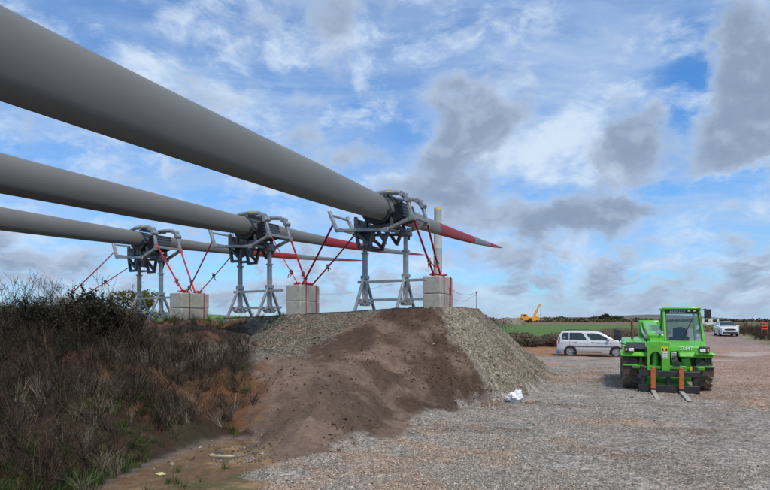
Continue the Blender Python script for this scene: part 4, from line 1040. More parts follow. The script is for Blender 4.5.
# machine standing left of the crane, spoil heap, container
def far_heap(px_, Yd, w, h, lab):
    x = (px_ - 385) / F * Yd; bm = bmesh.new(); bmesh.ops.create_icosphere(bm, subdivisions=4, radius=1)
    for v in bm.verts:
        n_ = float(fbm(np.array([v.co.x * 1.0]), np.array([v.co.y + v.co.z * .4]), 1.3, 3, 7)[0]); v.co *= 1 + .28 * n_
        v.co = Vector((v.co.x * w, v.co.y * w * .6, max(-.15, v.co.z) * h))
    me = bpy.data.meshes.new('spoil_heap'); bm.to_mesh(me); bm.free(); me.shade_smooth(); me.materials.append(mat('spoil', (.20, .165, .13), .95, var=.3, scale=1)); o = bpy.data.objects.new('spoil_heap', me); C.objects.link(o)
    o.location = (x, Yd, tz(x, Yd)); return tag(o, lab, 'spoil heap')
far_heap(509, 150, 4.4, 2.0, 'low grey spoil heap left of the far crane')
x = (528 - 385) / F * 172; t = thing('site_vehicle', 'small yellow and dark site vehicle left of the far crane', 'vehicle', (x - 1.5, 170, tz(x, 172)))
mb = MB(); mb.py([(-2.2, .5), (2.2, .5), (2.2, 1.4), (.9, 1.5), (.5, 2.4), (-.9, 2.4), (-1.1, 1.5), (-2.2, 1.3)], -1, 1); mb.build('body', M_cy, t, bevel=.06)
for wx in (-1.4, 1.4):
    for sy in (-1, 1): mb = MB(); mb.lathe([(sy * .8, .4), (sy * .85, .6), (sy * 1.15, .6), (sy * 1.2, .4)], 16, 'y', (wx, 0, .6)); mb.build('wheel', M_tyre, t, smooth=40)
mb = MB(); mb.box((-.2, -1.01, 1.95), (.9, .04, .6)); mb.build('window', M_glass_far, t)
# pale site cabin beyond the white car
Yd = 120; x = (706 - 385) / F * Yd; z = tz(x, Yd)
M_wpaint = mat('cabin_white', (.62, .62, .58), .6, var=.06)
t = thing('site_cabin', 'pale site cabin beyond the scrub behind the white car', 'cabin', (x + .3, Yd, z)); mb = MB(); mb.box((0, 0, .85), (3.6, 2.4, 1.5)); mb.build('wall', M_wpaint, t, bevel=.04)
mb = MB(); mb.box((0, 0, 1.64), (3.8, 2.6, .08)); mb.build('roof', M_wpaint, t)
for wx in (-.9, .9): mb = MB(); mb.box((wx, -1.215, 1.05), (.9, .04, .6)); mb.build('window', M_glass_far, t)
# orange mesh barrier in the verge at the right edge
M_or = mat('orange_plastic', (.60, .10, .04), .6)
Yd = 50; x = (764.5 - 385) / F * Yd; z = tz(x, Yd); t = thing('safety_barrier', 'orange safety barrier standing in the verge at the right edge', 'barrier', (x, Yd, z), R(10))
for xx in (-.28, .28): mb = MB(); mb.box((xx, 0, .55), (.06, .04, 1.3)); mb.build('post', M_or, t)
for zz in (.65, .9, 1.15): mb = MB(); mb.box((0, -.03, zz), (.6, .03, .12)); mb.build('board', M_or, t)
# white sack at the foot of the heap
M_sack = mat('white_sack', (.74, .73, .74), .55, var=.08, scale=12, bump=.5, bscale=18)
wx, wy = hit(515.5, 403)
bm = bmesh.new(); bmesh.ops.create_icosphere(bm, subdivisions=5, radius=1)
from mathutils import noise as mn
for v in bm.verts:
    p = v.co.copy(); z01 = (p.z + 1) / 2
    wdt = .175 * (1.0 - .52 * max(0, z01 - .35)) 
    q = Vector((p.x * wdt + .05 * z01, p.y * wdt * .8, z01 * .24))
    if z01 < .5 and p.x < 0: q.x *= 1.15
    q += p * (.055 * mn.noise(p * 1.7) + .028 * abs(mn.noise(p * 4.2)) - .010 + .02 * mn.noise(p * 7.5)); q.z = max(q.z, -.01); v.co = q
me = bpy.data.meshes.new('plastic_sack'); bm.to_mesh(me); bm.free(); me.shade_smooth(); me.materials.append(M_sack)
o = bpy.data.objects.new('plastic_sack', me); C.objects.link(o); o.location = (wx, wy + .1, tz(wx, wy + .1) - .01); tag(o, 'crumpled white plastic sack at the foot of the stony heap', 'sack')
# broken plank end and stick by the bank
wx, wy = hit(224, 458.5); mb = MB(); mb.prism([(-.14, 0), (-.05, -.018), (.09, -.016), (.14, .004), (.05, .016), (-.08, .018)], lambda p: (p[0], p[1], 0), lambda p: (p[0], p[1], .02))
o = mb.build('broken_stick', mat('pale_wood', (.46, .38, .27), .8, var=.2, scale=20), bevel=.003); o.location = (wx, wy, tz(wx, wy) + .02); o.rotation_euler = (R(8), 0, R(-4)); tag(o, 'pale broken piece of wood on the mud beside the dark chippings', 'piece of wood')
wx, wy = hit(160, 477); mb = MB(); mb.prism([(-.05, 0), (0, -.03), (.06, 0), (.02, .035)], lambda p: (p[0], p[1], 0), lambda p: (p[0], p[1], .006)); o = mb.build('fallen_leaf', mat('pale_leaf', (.50, .46, .22), .8)); o.location = (wx, wy, tz(wx, wy) + .02); o.rotation_euler = (.3, .2, .4); tag(o, 'single pale yellow leaf on the mud near the bottom edge', 'leaf')

# ================================================================== VEHICLES
M_mg = mat('machine_green', (.105, .50, .018), .36, var=.10, scale=3, coat=.35, dirt=(.15, .22, .07), dirt_amt=.42, dirt_scale=5, bump=.08, bscale=20)
M_mgd = mat('machine_green_dull', (.05, .30, .015), .5, var=.12, scale=4, dirt=(.10, .11, .05), dirt_amt=.45, dirt_scale=5)
M_blk = mat('machine_black', (.02, .021, .022), .5, var=.2, scale=6, dirt=(.09, .075, .06), dirt_amt=.3, dirt_scale=5)
M_rub = mat('dirty_tyre', (.12, .10, .085), .9, var=.3, scale=10, dirt=(.32, .25, .20), dirt_amt=.7, dirt_scale=7)
M_flap = mat('muddy_flap', (.085, .055, .042), .8, var=.25, scale=12)
M_org = mat('orange_fork', (.50, .12, .025), .6, var=.2, scale=14, dirt=(.22, .08, .04), dirt_amt=.4, dirt_scale=9)
M_fork = mat('worn_fork_steel', (.42, .38, .33), .6, .15, var=.2, scale=12)
M_lamp = mat('lamp_lens', (.62, .60, .60), .15, coat=.6); M_amber = mat('amber_lens', (.60, .16, .03), .25, coat=.5)
M_rust = mat('rusty_pipe', (.16, .08, .055), .8, var=.3, scale=10)
M_chr = mat('bright_rod', (.6, .6, .6), .25, .9)
M_wht = mat('white_print', (.75, .76, .76), .6); M_gls = bpy.data.materials.new('cab_glass'); M_gls.use_nodes = True
def glass_nodes(m, tint, alpha_mix, rough=.03):
    t = NT(m.node_tree); t.n.clear(); out = t.new('ShaderNodeOutputMaterial')
    gl = t.new('ShaderNodeBsdfGlossy'); gl.inputs['Roughness'].default_value = rough; gl.inputs['Color'].default_value = (.9, .95, 1, 1)
    tr = t.new('ShaderNodeBsdfTransparent'); tr.inputs['Color'].default_value = (*tint, 1)
    fr = t.new('ShaderNodeFresnel'); fr.inputs['IOR'].default_value = 1.5
    f = t.m('ADD', fr.outputs[0], alpha_mix, clamp=True)
    mx = t.new('ShaderNodeMixShader'); t.l.new(f, mx.inputs[0]); t.l.new(tr.outputs[0], mx.inputs[1]); t.l.new(gl.outputs[0], mx.inputs[2]); t.l.new(mx.outputs[0], out.inputs[0])
glass_nodes(M_gls, (.80, .90, .90), .05)
M_cg = mat('car_glass', (.020, .030, .032), .06, coat=.3)

def text_mesh(txt, size, m, parent, locv, rot, name='lettering', extrude=.002, shear=0, sx=1.0):
    cu = bpy.data.curves.new(name, 'FONT'); cu.body = txt; cu.size = size; cu.extrude = extrude; cu.align_x = 'CENTER'; cu.align_y = 'CENTER'; cu.shear = shear; cu.offset = size * .012
    to = bpy.data.objects.new(name, cu); C.objects.link(to)
    dg = bpy.context.evaluated_depsgraph_get(); me = bpy.data.meshes.new_from_object(to.evaluated_get(dg)); bpy.data.objects.remove(to); bpy.data.curves.remove(cu)
    me.materials.clear(); me.materials.append(m); o = bpy.data.objects.new(name, me); C.objects.link(o); o.parent = parent; o.location = locv; o.rotation_euler = rot; o.scale = (sx, 1, 1); return o
def tractor_wheel(name, x, y, r, w, t, out, z=None, lugs=15):
    z = r if z is None else z
    mb = MB(); hw = w / 2; mb.lathe([(0, r * .5), (-hw * .75, r * .55), (-hw * .95, r * .70), (-hw, r * .85), (-hw * .85, r * .90), (hw * .85, r * .90), (hw, r * .85), (hw * .95, r * .70), (hw * .75, r * .55), (0, r * .5)], 32, 'x', (x, y, z))
    for k in range(lugs):
        for s in (-1, 1):
            a0 = 2 * math.pi * (k + (.5 if s > 0 else 0)) / lugs; da = .26
            def P(xx, a, rad): return Vector((x + xx, y + math.cos(a) * rad, z + math.sin(a) * rad))
            a1 = a0 + da; tk = .075
            vs = [P(s * .01, a0 - tk, r * .88), P(s * .01, a0 + tk, r * .88), P(s * hw * .99, a1 + tk, r * .88), P(s * hw * .99, a1 - tk, r * .88),
                  P(s * .01, a0 - tk * .8, r * 1.0), P(s * .01, a0 + tk * .8, r * 1.0), P(s * hw * .99, a1 + tk * .8, r * .985), P(s * hw * .99, a1 - tk * .8, r * .985)]
            mb.add(vs, [(0, 1, 2, 3), (4, 7, 6, 5), (0, 4, 5, 1), (1, 5, 6, 2), (2, 6, 7, 3), (3, 7, 4, 0)])
    wh = mb.build(name, M_rub, t, smooth=35)
    mb = MB(); mb.lathe([(out * hw * .30, .02), (out * hw * .34, r * .22), (out * hw * .2, r * .26), (out * hw * .25, r * .48), (out * hw * .72, r * .54), (out * hw * .74, r * .57), (out * hw * .5, r * .56)], 24, 'x', (x, y, z)); mb.build('rim', M_mgd, wh, smooth=35)
    return wh
# ---- telescopic loader
TX, TY = 6.80, 13.5
tl = thing('telescopic_loader', 'bright green telescopic loader with lowered pallet forks parked on the gravel', 'telehandler', (TX, TY, tz(TX, TY) - .02), R(-22)); tl.scale = (.87, .95, .955)
for (x, y, o_) in ((-.90, 0, -1), (.90, 0, 1), (-.90, 2.45, -1), (.90, 2.45, 1)): tractor_wheel('wheel', x, y, .475, .40, tl, o_)
# chassis
mb = MB(); mb.box((0, 1.3, .56), (.84, 3.4, .34)); mb.box((0, 0, .48), (1.4, .24, .22)); mb.box((0, 2.45, .48), (1.4, .24, .22)); mb.box((0, -.35, .50), (.95, .5, .3)); mb.box((0, -.62, .40), (1.1, .10, .22)); mb.box((-.66, 0, .72), (.14, .22, .34)); mb.box((.66, 0, .72), (.14, .22, .34)); mb.build('chassis', M_mgd, tl, bevel=.02)
mb = MB(); mb.box((0, 2.98, .75), (1.5, .3, .55)); mb.box((.45, .95, .78), (1.0, .9, .3)); mb.build('frame_box', M_blk, tl, bevel=.03)
# engine side (viewer's left) bonnet
mb = MB(); hood = [(-.62, .88), (-.55, .98), (-.10, 1.16), (.35, 1.27), (2.4, 1.30), (2.75, 1.22), (2.85, .80), (.55, .80), (.45, .86)]
mb.prism(hood, lambda p: (-1.08, p[0], p[1] - (.05 if p[1] > .9 else 0)), lambda p: (-.46, p[0], p[1])); mb.build('bonnet', M_mg, tl, bevel=.09)
mb = MB(); mb.prism([(-.66, .86), (-.60, .97), (.1, .99), (.55, .93), (.55, .86)], lambda p: (-1.16, p[0], p[1]), lambda p: (-.44, p[0], p[1])); mb.build('mudguard', M_mg, tl, bevel=.025)
def lamp_unit(xc, w, s):
    mb = MB(); mb.box((xc, -.60, 1.045), (w, .16, .15), Matrix.Rotation(R(-14), 3, 'X')); lu = mb.build('headlight', M_blk, tl, bevel=.03)
    mb = MB(); mb.box((xc - s * .04, -.678, 1.03), (w * .52, .03, .085), Matrix.Rotation(R(-14), 3, 'X')); mb.build('lens', M_lamp, lu, bevel=.012)
    mb = MB(); mb.box((xc + s * (w * .33), -.672, 1.03), (w * .22, .03, .075), Matrix.Rotation(R(-14), 3, 'X')); mb.build('indicator', M_amber, lu, bevel=.012)
lamp_unit(-.93, .26, -1)
mb = MB(); mb.prism([(-.60, 1.02), (-.16, 1.155), (-.14, 1.19), (-.60, 1.05)], lambda p: (-1.0, p[0] - .012, p[1] + .012), lambda p: (-.52, p[0] - .012, p[1] + .012)); mb.build('bonnet_grille', M_blk, tl, bevel=.006)
# cab side (viewer's right) shoulder
mb = MB(); mb.prism([(-.60, .86), (-.52, .99), (.32, 1.06), (.32, .86)], lambda p: (.28, p[0], p[1]), lambda p: (1.08, p[0], p[1])); mb.build('mudguard', M_mg, tl, bevel=.03)
mb = MB(); mb.prism([(-.42, .98), (-.40, 1.12), (.34, 1.24), (.34, .98)], lambda p: (.06, p[0], p[1]), lambda p: (.98, p[0], p[1])); mb.build('cowl', M_mg, tl, bevel=.03)
lamp_unit(.86, .26, 1)
text_mesh('27.64T', .115, M_wht, tl, (.46, -.424, 1.07), (R(82), 0, 0), 'model_lettering', .003, .2, 1.0)
mb = MB(); mb.prism([(.66, .985), (.92, .975), (1.17, .95), (1.17, .92), (.66, .92)], lambda p: (p[0], -.66, p[1]), lambda p: (p[0], .5, p[1])); mb.build('mudguard_lip', M_mg, tl, bevel=.012)
# cab
cz0, cz1 = 1.16, 2.06
fb = [(.04, .30), (1.00, .30)]; ft = [(.02, .62), (.92, .62)]; rb = [(.04, 1.85), (1.00, 1.85)]; rt = [(.06, 1.72), (.92, 1.72)]
mb = MB(); corners = [((fb[0][0], fb[0][1], cz0), (ft[0][0], ft[0][1], cz1)), ((fb[1][0], fb[1][1], cz0), (ft[1][0], ft[1][1], cz1)), ((rb[0][0], rb[0][1], cz0), (rt[0][0], rt[0][1], cz1)), ((rb[1][0], rb[1][1], cz0), (rt[1][0], rt[1][1], cz1))]
for a, b in corners: mb.bar(a, b, .062, .062, up=(0, 1, 0))
mb.bar(corners[0][0], corners[1][0], .06); mb.bar(corners[1][0], corners[3][0], .06); mb.bar(corners[0][0], corners[2][0], .06); mb.bar(corners[2][0], corners[3][0], .06)
mb.box((.52, 1.2, 1.0), (.96, 1.5, .3)); mb.build('cab_frame', M_mg, tl, bevel=.014)
mb = MB(); mb.prism([(-.02, .52), (.96, .52), (.96, 1.78), (-.02, 1.78)], lambda p: (p[0], p[1], 2.045), lambda p: (p[0], p[1], 2.10)); mb.build('cab_roof', M_mg, tl, bevel=.02)
mb = MB(); mb.box((.47, .585, 1.99), (.86, .03, .12)); bd = mb.build('visor_band', M_blk, tl)
text_mesh('MERLO', .10, mat('visor_print', (.35, .45, .42), .6), bd, (.36, .566, 1.985), (R(90), 0, 0), 'visor_lettering', .002, .2, 1.25)
for xx in (.66, .80): mb = MB(); mb.box((xx, .56, 2.01), (.07, .03, .05)); mb.build('work_lamp', M_lamp, bd, bevel=.008)
mb = MB(); mb.add([(.09, .315, 1.20), (.95, .315, 1.20), (.88, .605, 1.94), (.07, .605, 1.94)], [(0, 1, 2, 3)]); mb.build('windscreen', M_gls, tl)
mb = MB()
for a, b in (((.085, .300, 1.20), (.955, .300, 1.20)), ((.955, .300, 1.20), (.885, .592, 1.94)), ((.085, .300, 1.20), (.065, .592, 1.94))): mb.bar(a, b, .035, .02)
mb.build('windscreen_seal', M_blk, tl)
for pts in ([(.03, .42, 1.22), (.05, 1.8, 1.22), (.06, 1.7, 2.0), (.03, .66, 2.0)], [(.99, .42, 1.22), (.99, 1.8, 1.22), (.92, 1.7, 2.0), (.92, .66, 2.0)], [(.08, 1.84, 1.22), (.96, 1.84, 1.22), (.9, 1.73, 2.0), (.08, 1.73, 2.0)]):
    mb = MB(); mb.add(pts, [(0, 1, 2, 3)]); mb.build('side_window' if abs(pts[0][0] - pts[1][0]) < .1 else 'rear_window', M_gls, tl)
mb = MB(); mb.bar((.62, .43, 1.58), (.40, .32, 1.22), .022, .012); mb.bar((.74, .50, 1.80), (.44, .31, 1.21), .016, .012); mb.build('wiper', M_blk, tl)
mb = MB(); mb.box((.56, 1.45, 1.14), (.44, .44, .12)); mb.box((.56, 1.64, 1.36), (.40, .12, .40)); mb.build('seat', M_blk, tl, bevel=.04)
mb = MB(); n = 20; ring = [(.46 + .17 * math.cos(2 * math.pi * k / n), .78 + .05 * math.sin(2 * math.pi * k / n), 1.44 + .13 * math.sin(2 * math.pi * k / n)) for k in range(n + 1)]; mb.tube(ring, .018, 6); mb.bar((.46, .80, 1.44), (.46, .60, 1.18), .05); mb.box((.40, .5, 1.26), (.5, .2, .14)); mb.build('steering_wheel', M_blk, tl)
# mirrors
mb = MB(); mb.box((1.10, .40, 1.93), (.17, .06, .23)); mr = mb.build('mirror', M_blk, tl, bevel=.015); mb = MB(); mb.tube([(.95, .52, 2.02), (1.06, .42, 2.05)], .014, 6); mb.build('mirror_arm', M_blk, mr)
mb = MB(); mb.box((-1.22, -.42, 1.39), (.17, .06, .28)); mr = mb.build('mirror', M_blk, tl, bevel=.02); mb = MB(); mb.tube([(-1.22, -.40, 1.28), (-1.14, -.35, 1.17), (-1.02, -.2, 1.14)], .014, 6); mb.build('mirror_arm', M_blk, mr)
# exhaust
mb = MB(); mb.tube([(-.80, 1.0, 1.2), (-.80, 1.0, 1.62), (-.81, .98, 1.72), (-.87, .96, 1.78), (-.95, .95, 1.79)], [.038, .038, .037, .036, .036], 12); mb.build('exhaust_pipe', M_rust, tl, smooth=50)
# boom
def boxbeam(mb, a, b, w, h): mb.bar(a, b, w, h)
mb = MB(); boxbeam(mb, (-.22, 2.95, 1.58), (-.22, .10, 1.22), .42, .36); bo = mb.build('boom', M_mg, tl, bevel=.03)
mb = MB(); boxbeam(mb, (-.22, .4, 1.22), (-.22, -.42, 1.08), .33, .28); mb.build('inner_boom', M_mg, bo, bevel=.02)
mb = MB(); mb.box((-.22, 2.95, 1.40), (.62, .34, .74)); mb.build('boom_tower', M_mg, tl, bevel=.04)
mb = MB(); mb.tube([(-.50, .1, 1.34), (-.50, 1.4, 1.48), (-.47, 2.6, 1.62)], .02, 6); mb.tube([(-.47, .1, 1.30), (-.50, 1.4, 1.43), (-.46, 2.6, 1.56)], .016, 6); mb.tube([(-.1, .0, 1.42), (-.1, .5, 1.47), (-.08, 1.2, 1.50)], .03, 6); mb.box((-.12, .2, 1.45), (.18, .22, .06)); mb.build('hydraulic_pipes', M_zinc if False else M_chr, bo, smooth=40)
# nose: hollow arch with tilt cylinder inside
mb = MB(); arch = [(-.50, .30), (-.43, .30), (-.43, .86)] + [(-.29 - .14 * math.cos(R(a)), .86 + .12 * math.sin(R(a))) for a in (30, 60, 90, 120, 150)] + [(-.15, .86), (-.15, .30), (.05, .30), (.05, 1.22), (-.50, 1.22)]
arch = [(-.50, .30), (-.43, .30), (-.43, .84), (-.40, .93), (-.34, .98), (-.24, .98), (-.18, .93), (-.15, .84), (-.15, .30), (.05, .30), (.05, 1.20), (.02, 1.24), (-.47, 1.24), (-.50, 1.20)]
mb.py(arch, -.72, -.36); no = mb.build('boom_head', M_mg, tl, bevel=.012)
mb = MB(); mb.cyl((-.29, -.52, .34), (-.29, -.48, .96), .085, 16); mb.build('tilt_cylinder', M_mg, no, smooth=40)
mb = MB(); mb.box((-.29, -.37, .65), (.3, .03, .62)); mb.build('head_back', M_blk, no)
mb = MB(); mb.box((-.075, -.723, 1.06), (.17, .005, .13)); s1_ = mb.build('warning_sticker', M_yel, no)
for i_, xx in enumerate((-.12, -.03)): mb = MB(); mb.add([(xx - .03, -.727, 1.02), (xx + .03, -.727, 1.02), (xx, -.727, 1.09)], [(0, 1, 2)]); mb.build('warning_triangle', M_blk, s1_)
mb = MB(); mb.box((-.065, -.723, .905), (.105, .005, .16)); s2_ = mb.build('data_sticker', M_wht, no)
for j in range(3): mb = MB(); mb.box((-.065, -.7265, .95 - j * .045), (.08, .002, .01)); mb.build('printed_line', M_blk, s2_)
# hoses and valve block right of the nose
mb = MB()
for j in range(5):
    x0 = .10 + j * .035; mb.tube([(x0, -.30, 1.0), (x0 + .02 * math.sin(j), -.52, .86), (x0 + .05, -.60, .66), (x0 - .05 * j, -.62, .48), (.08, -.66, .38)], .014, 6)
for j in range(3): mb.tube([(-.52 - j * .03, -.1, 1.1), (-.56 - j * .03, -.45, .95), (-.55 - j * .02, -.62, .66), (-.48, -.66, .42)], .014, 6)
mb.build('hydraulic_hoses', M_blk, tl, smooth=60)
mb = MB(); mb.box((.16, -.42, .90), (.14, .16, .14)); mb.box((.18, -.46, .76), (.10, .08, .06)); mb.build('valve_block', M_zinc, tl, bevel=.008)
mb = MB(); mb.box((.50, -.30, .62), (.20, .16, .42), Matrix.Rotation(R(-12), 3, 'Y')); mb.box((-.62, -.30, .66), (.14, .14, .42), Matrix.Rotation(R(12), 3, 'Y')); mb.build('lift_bracket', M_mg, tl, bevel=.015)
# front crossbeam + carriage
mb = MB(); mb.box((0, -.66, .60), (1.72, .07, .07)); mb.box((0, -.74, .30), (.62, .12, .16)); mb.box((-.45, -.70, .42), (.10, .16, .30)); mb.box((.40, -.70, .42), (.10, .16, .30)); mb.py([(-.58, .18), (.52, .18), (.40, .36), (-.46, .36)], -.80, -.70); mb.build('front_beam', M_mgd, tl, bevel=.014)
for xx in (-.60, .56): mb = MB(); mb.cyl((xx, -.72, .60), (xx, -.68, .60), .05, 12); mb.build('yellow_plug', M_yel, tl, smooth=30)
car = MB(); car.box((0, -.90, .475), (1.42, .09, .13)); car.box((0, -.92, .545), (1.42, .04, .04)); car.box((0, -.90, .12), (1.44, .09, .17)); car.box((-.62, -.88, .30), (.09, .07, .46)); car.box((.62, -.88, .30), (.09, .07, .46)); car.box((-.62, -.85, .60), (.12, .1, .10)); car.box((.62, -.85, .60), (.12, .1, .10))
car.box((0, -.86, .30), (.10, .06, .36)); cg = car.build('fork_carriage', M_blk, tl, bevel=.012)
for xx in (-.37, .29):
    mb = MB(); mb.box((xx, -.985, .36), (.115, .05, .46)); mb.box((xx, -.97, .60), (.09, .08, .05)); fk = mb.build('fork_shank', M_org, cg, bevel=.008)
    mb = MB(); mb.prism([(-.96, .02), (-.96, .075), (-2.2, .055), (-2.42, .035), (-2.42, .02)], lambda p: (xx - .052, p[0], p[1] + .01), lambda p: (xx + .052, p[0], p[1] + .01)); mb.build('fork_tine', M_fork, fk, bevel=.004)
    mb = MB(); mb.box((xx, -.96, .10), (.115, .06, .12)); mb.build('fork_heel', M_blk, fk, bevel=.008)
# lamp plates in front of the wheels
for s in (-1, 1):
    mb = MB(); mb.box((s * .94, -.60, .53), (.30, .03, .22)); pl = mb.build('wheel_flap', M_flap, tl, bevel=.005)
    mb = MB(); mb.box((s * .92, -.61, .645), (.37, .10, .03)); mb.bar((s * .74, -.60, .62), (s * .45, -.62, .60), .06); mb.build('flap_bracket', M_mg, pl, bevel=.005)

# ---- cars
def smooth_poly(p, it=2):
    for _ in range(it):
        q = []
        for i in range(len(p)):
            a, b = p[i], p[(i + 1) % len(p)]; q += [(a[0] * .75 + b[0] * .25, a[1] * .75 + b[1] * .25), (a[0] * .25 + b[0] * .75, a[1] * .25 + b[1] * .75)]
        p = q
    return p
def car_wheel(t, x, y, r, s, m_rim):
    mb = MB(); mb.lathe([(s * -.10, r * .66), (s * -.11, r * .94), (s * -.07, r), (s * .06, r), (s * .095, r * .95), (s * .10, r * .70), (s * .0, r * .62)], 28, 'y', (x, y, r)); w = mb.build('wheel', M_tyre, t, smooth=40)
    mb = MB(); mb.lathe([(s * .05, .01), (s * .055, r * .18), (s * .03, r * .25), (s * .02, r * .60), (s * .05, r * .70), (s * .055, r * .74)], 28, 'y', (x, y, r))
    mb.build('hub', M_blk, w, smooth=40)
    mb = MB()
    for k in range(7):
        a = 2 * math.pi * k / 7; d = Vector((math.cos(a), 0, math.sin(a))); mb.bar(Vector((x, y + s * .075, r)) + d * .03, Vector((x, y + s * .085, r)) + d * r * .70, .045, .02, up=(0, 1, 0))
    mb.lathe([(s * .07, r * .66), (s * .095, r * .70), (s * .07, r * .74)], 28, 'y', (x, y, r)); mb.cyl((x, y + s * .07, r), (x, y + s * .095, r), r * .2, 12)
    mb.build('rim', m_rim, w, smooth=40)
def arch_pts(xc, r, zb, n=9): return [(xc - r * math.cos(math.pi * k / (n - 1)), max(zb, .30 + r * math.sin(math.pi * k / (n - 1)))) for k in range(n)]
def car_shell(xs, zb, zt, wf, nz=9, crown=.03):
    mb = MB(); L = []
    for x in xs:
        b, t_ = zb(x), zt(x); row = []
        for j in range(nz):
            z = b + (t_ - b) * j / (nz - 1); row.append((x, wf(x, z) - (.02 if j in (0,) else .0) - (.025 if j == nz - 1 else 0), z))
        m_ = 5
        w = row[-1][1]
        for j in range(1, m_): q = 1 - 2 * j / m_; row.append((x, w * q, t_ + crown * (1 - q * q)))
        row += [(x, -p[1], p[2]) for p in row[:nz][::-1]]
        L.append([Vector(p) for p in row])
    mb.loft(L); return mb
def dense_x(keys, step=.07):
    out = []
    for a, b in zip(keys[:-1], keys[1:]):
        n = max(1, int(math.ceil((b - a) / step))); out += [a + (b - a) * i / n for i in range(n)]
    return out + [keys[-1]]
def arch_fn(base, wheels, r):
    def f(x):
        z = base
        for c in wheels:
            d = abs(x - c)
            if d < r: z = max(z, .30 + math.sqrt(max(0, r * r - d * d)))
        return z
    return f
def ifn(pts): return lambda x: float(np.interp(x, [p[0] for p in pts], [p[1] for p in pts]))
def loft_side(mb, poly, wf, m=None):
    mb.prism(poly, lambda p: (p[0], -wf(*p), p[1]), lambda p: (p[0], wf(*p), p[1]))
M_silver = mat('silver_paint', (.62, .63, .64), .30, .12, coat=.8, dirt=(.32, .30, .28), dirt_amt=.25, dirt_scale=1.5)
M_white = mat('white_paint', (.72, .73, .74), .28, coat=.8, dirt=(.45, .42, .38), dirt_amt=.25, dirt_scale=1.5)
M_rim = mat('silver_rim', (.42, .43, .44), .4, .5); M_red_l = mat('red_lens', (.42, .012, .015), .2, coat=.5); M_blue_p = mat('blue_print', (.06, .16, .42), .5); M_trim = mat('grey_trim', (.10, .105, .12), .6); M_bluebar = mat('blue_plastic', (.02, .14, .40), .6)
cx, cy = (593 - 385) / F * 34.5, 34.5
rm = thing('silver_car', 'silver compact van-like car parked side-on behind the green loader', 'car', (cx, cy, tz(cx, cy) - .01), R(-20))
def wf(x, z):
    w = .845
    if abs(x) > 1.6: w -= (abs(x) - 1.6) ** 2 * .45
    if z > .95: w -= (z - .95) * .30
    if z < .35: w -= .04
    return w
R_AR = .375
xk = dense_x([-2.10, -2.06, -1.32 - R_AR - .001, -1.32 - R_AR + .001, -1.32 + R_AR - .001, -1.32 + R_AR + .001, 1.30 - R_AR - .001, 1.30 - R_AR + .001, 1.30 + R_AR - .001, 1.30 + R_AR + .001, 2.0, 2.10], .05)
mb = car_shell(xk, arch_fn(.25, (-1.32, 1.30), R_AR), ifn([(-2.1, .98), (-2.04, 1.03), (1.22, 1.03), (1.6, .97), (1.9, .87), (2.05, .76), (2.1, .66)]), wf)
body = mb.build('body', M_silver, rm, smooth=42)
xk = dense_x([-2.05, -2.0, -1.85, -1.3, .2, .52, 1.28], .08)
mb = car_shell(xk, lambda x: 1.0, ifn([(-2.05, 1.10), (-1.98, 1.30), (-1.88, 1.48), (-1.78, 1.545), (-1.3, 1.575), (-.2, 1.575), (.25, 1.53), (.52, 1.45), (1.28, 1.02)]), lambda x, z: wf(x, z) - .004, 7)
mb.build('cabin', M_silver, rm, smooth=42)
for s in (-1, 1):
    def sidepanel(name, poly, m, off=.006, par=rm, it=2):
        p = smooth_poly(poly, it); mb = MB(); mb.prism(p, lambda q: (q[0], s * (wf(*q) - .03), q[1]), lambda q: (q[0], s * (wf(*q) + off), q[1])); return mb.build(name, m, par)
    sidepanel('rear_side_window', [(-1.76, 1.07), (-1.82, 1.28), (-1.74, 1.47), (-1.40, 1.48), (-1.40, 1.05)], M_cg, .006, rm, 0)
    sidepanel('rear_door_window', [(-1.36, 1.05), (-1.36, 1.48), (-.72, 1.48), (-.60, 1.44), (-.38, 1.09), (-.42, 1.05)], M_cg, .006, rm, 0)
    sidepanel('front_door_window', [(-.14, 1.08), (-.40, 1.40), (-.36, 1.44), (.05, 1.45), (.36, 1.39), (.93, 1.09), (.90, 1.05), (-.05, 1.05)], M_cg, .006, rm, 0)
    mb = MB(); mb.box((.02, s * (wf(0, .7) + .004), .645), (2.3, .03, .065)); mb.box((-.35, s * .85, .30), (1.7, .03, .06)); mb.build('side_moulding', M_trim, rm, bevel=.008)
    sidepanel('rear_light', [(-2.02, .80), (-2.04, 1.0), (-1.98, 1.22), (-1.90, 1.22), (-1.93, .98), (-1.93, .82)], M_red_l, .010)
    mb = MB(); mb.box((.86, s * (wf(.8, 1.05) + .10), 1.10), (.16, .16, .13)); mb.build('wing_mirror', M_silver, rm, bevel=.03)
    mb = MB(); mb.tube([(-1.65, s * .60, 1.60), (-1.5, s * .60, 1.655), (-.2, s * .60, 1.65), (-.05, s * .60, 1.60)], .018, 6); mb.build('roof_rail', M_blk, rm, smooth=60)
    for xx in (-.02, -1.0): mb = MB(); mb.box((xx, s * (wf(0, .93) + .015), .93), (.16, .03, .03)); mb.build('door_handle', M_silver, rm, bevel=.006)
    mb = MB()
    for xx in (-.33, 1.02, -1.34): mb.box((xx, s * (wf(xx, .7) + .001), .74), (.008, .008, .58))
    mb.build('door_gap', M_blk, rm)
    car_wheel(rm, -1.32, s * .73, .315, s, M_rim); car_wheel(rm, 1.30, s * .73, .315, s, M_rim)
    for xx in (-1.32, 1.30): mb = MB(); mb.box((xx, s * .55, .40), (.74, .3, .5)); mb.build('wheel_well', M_blk, rm)
    for j, wd in enumerate((.09, .13, .07, .10, .12, .08, .06)): mb = MB(); mb.box((.28 + j * .115, s * (wf(0, .87) + .003), .865), (wd * .8, .012, .05 if j % 2 else .062)); mb.build('door_print', M_blue_p, rm)
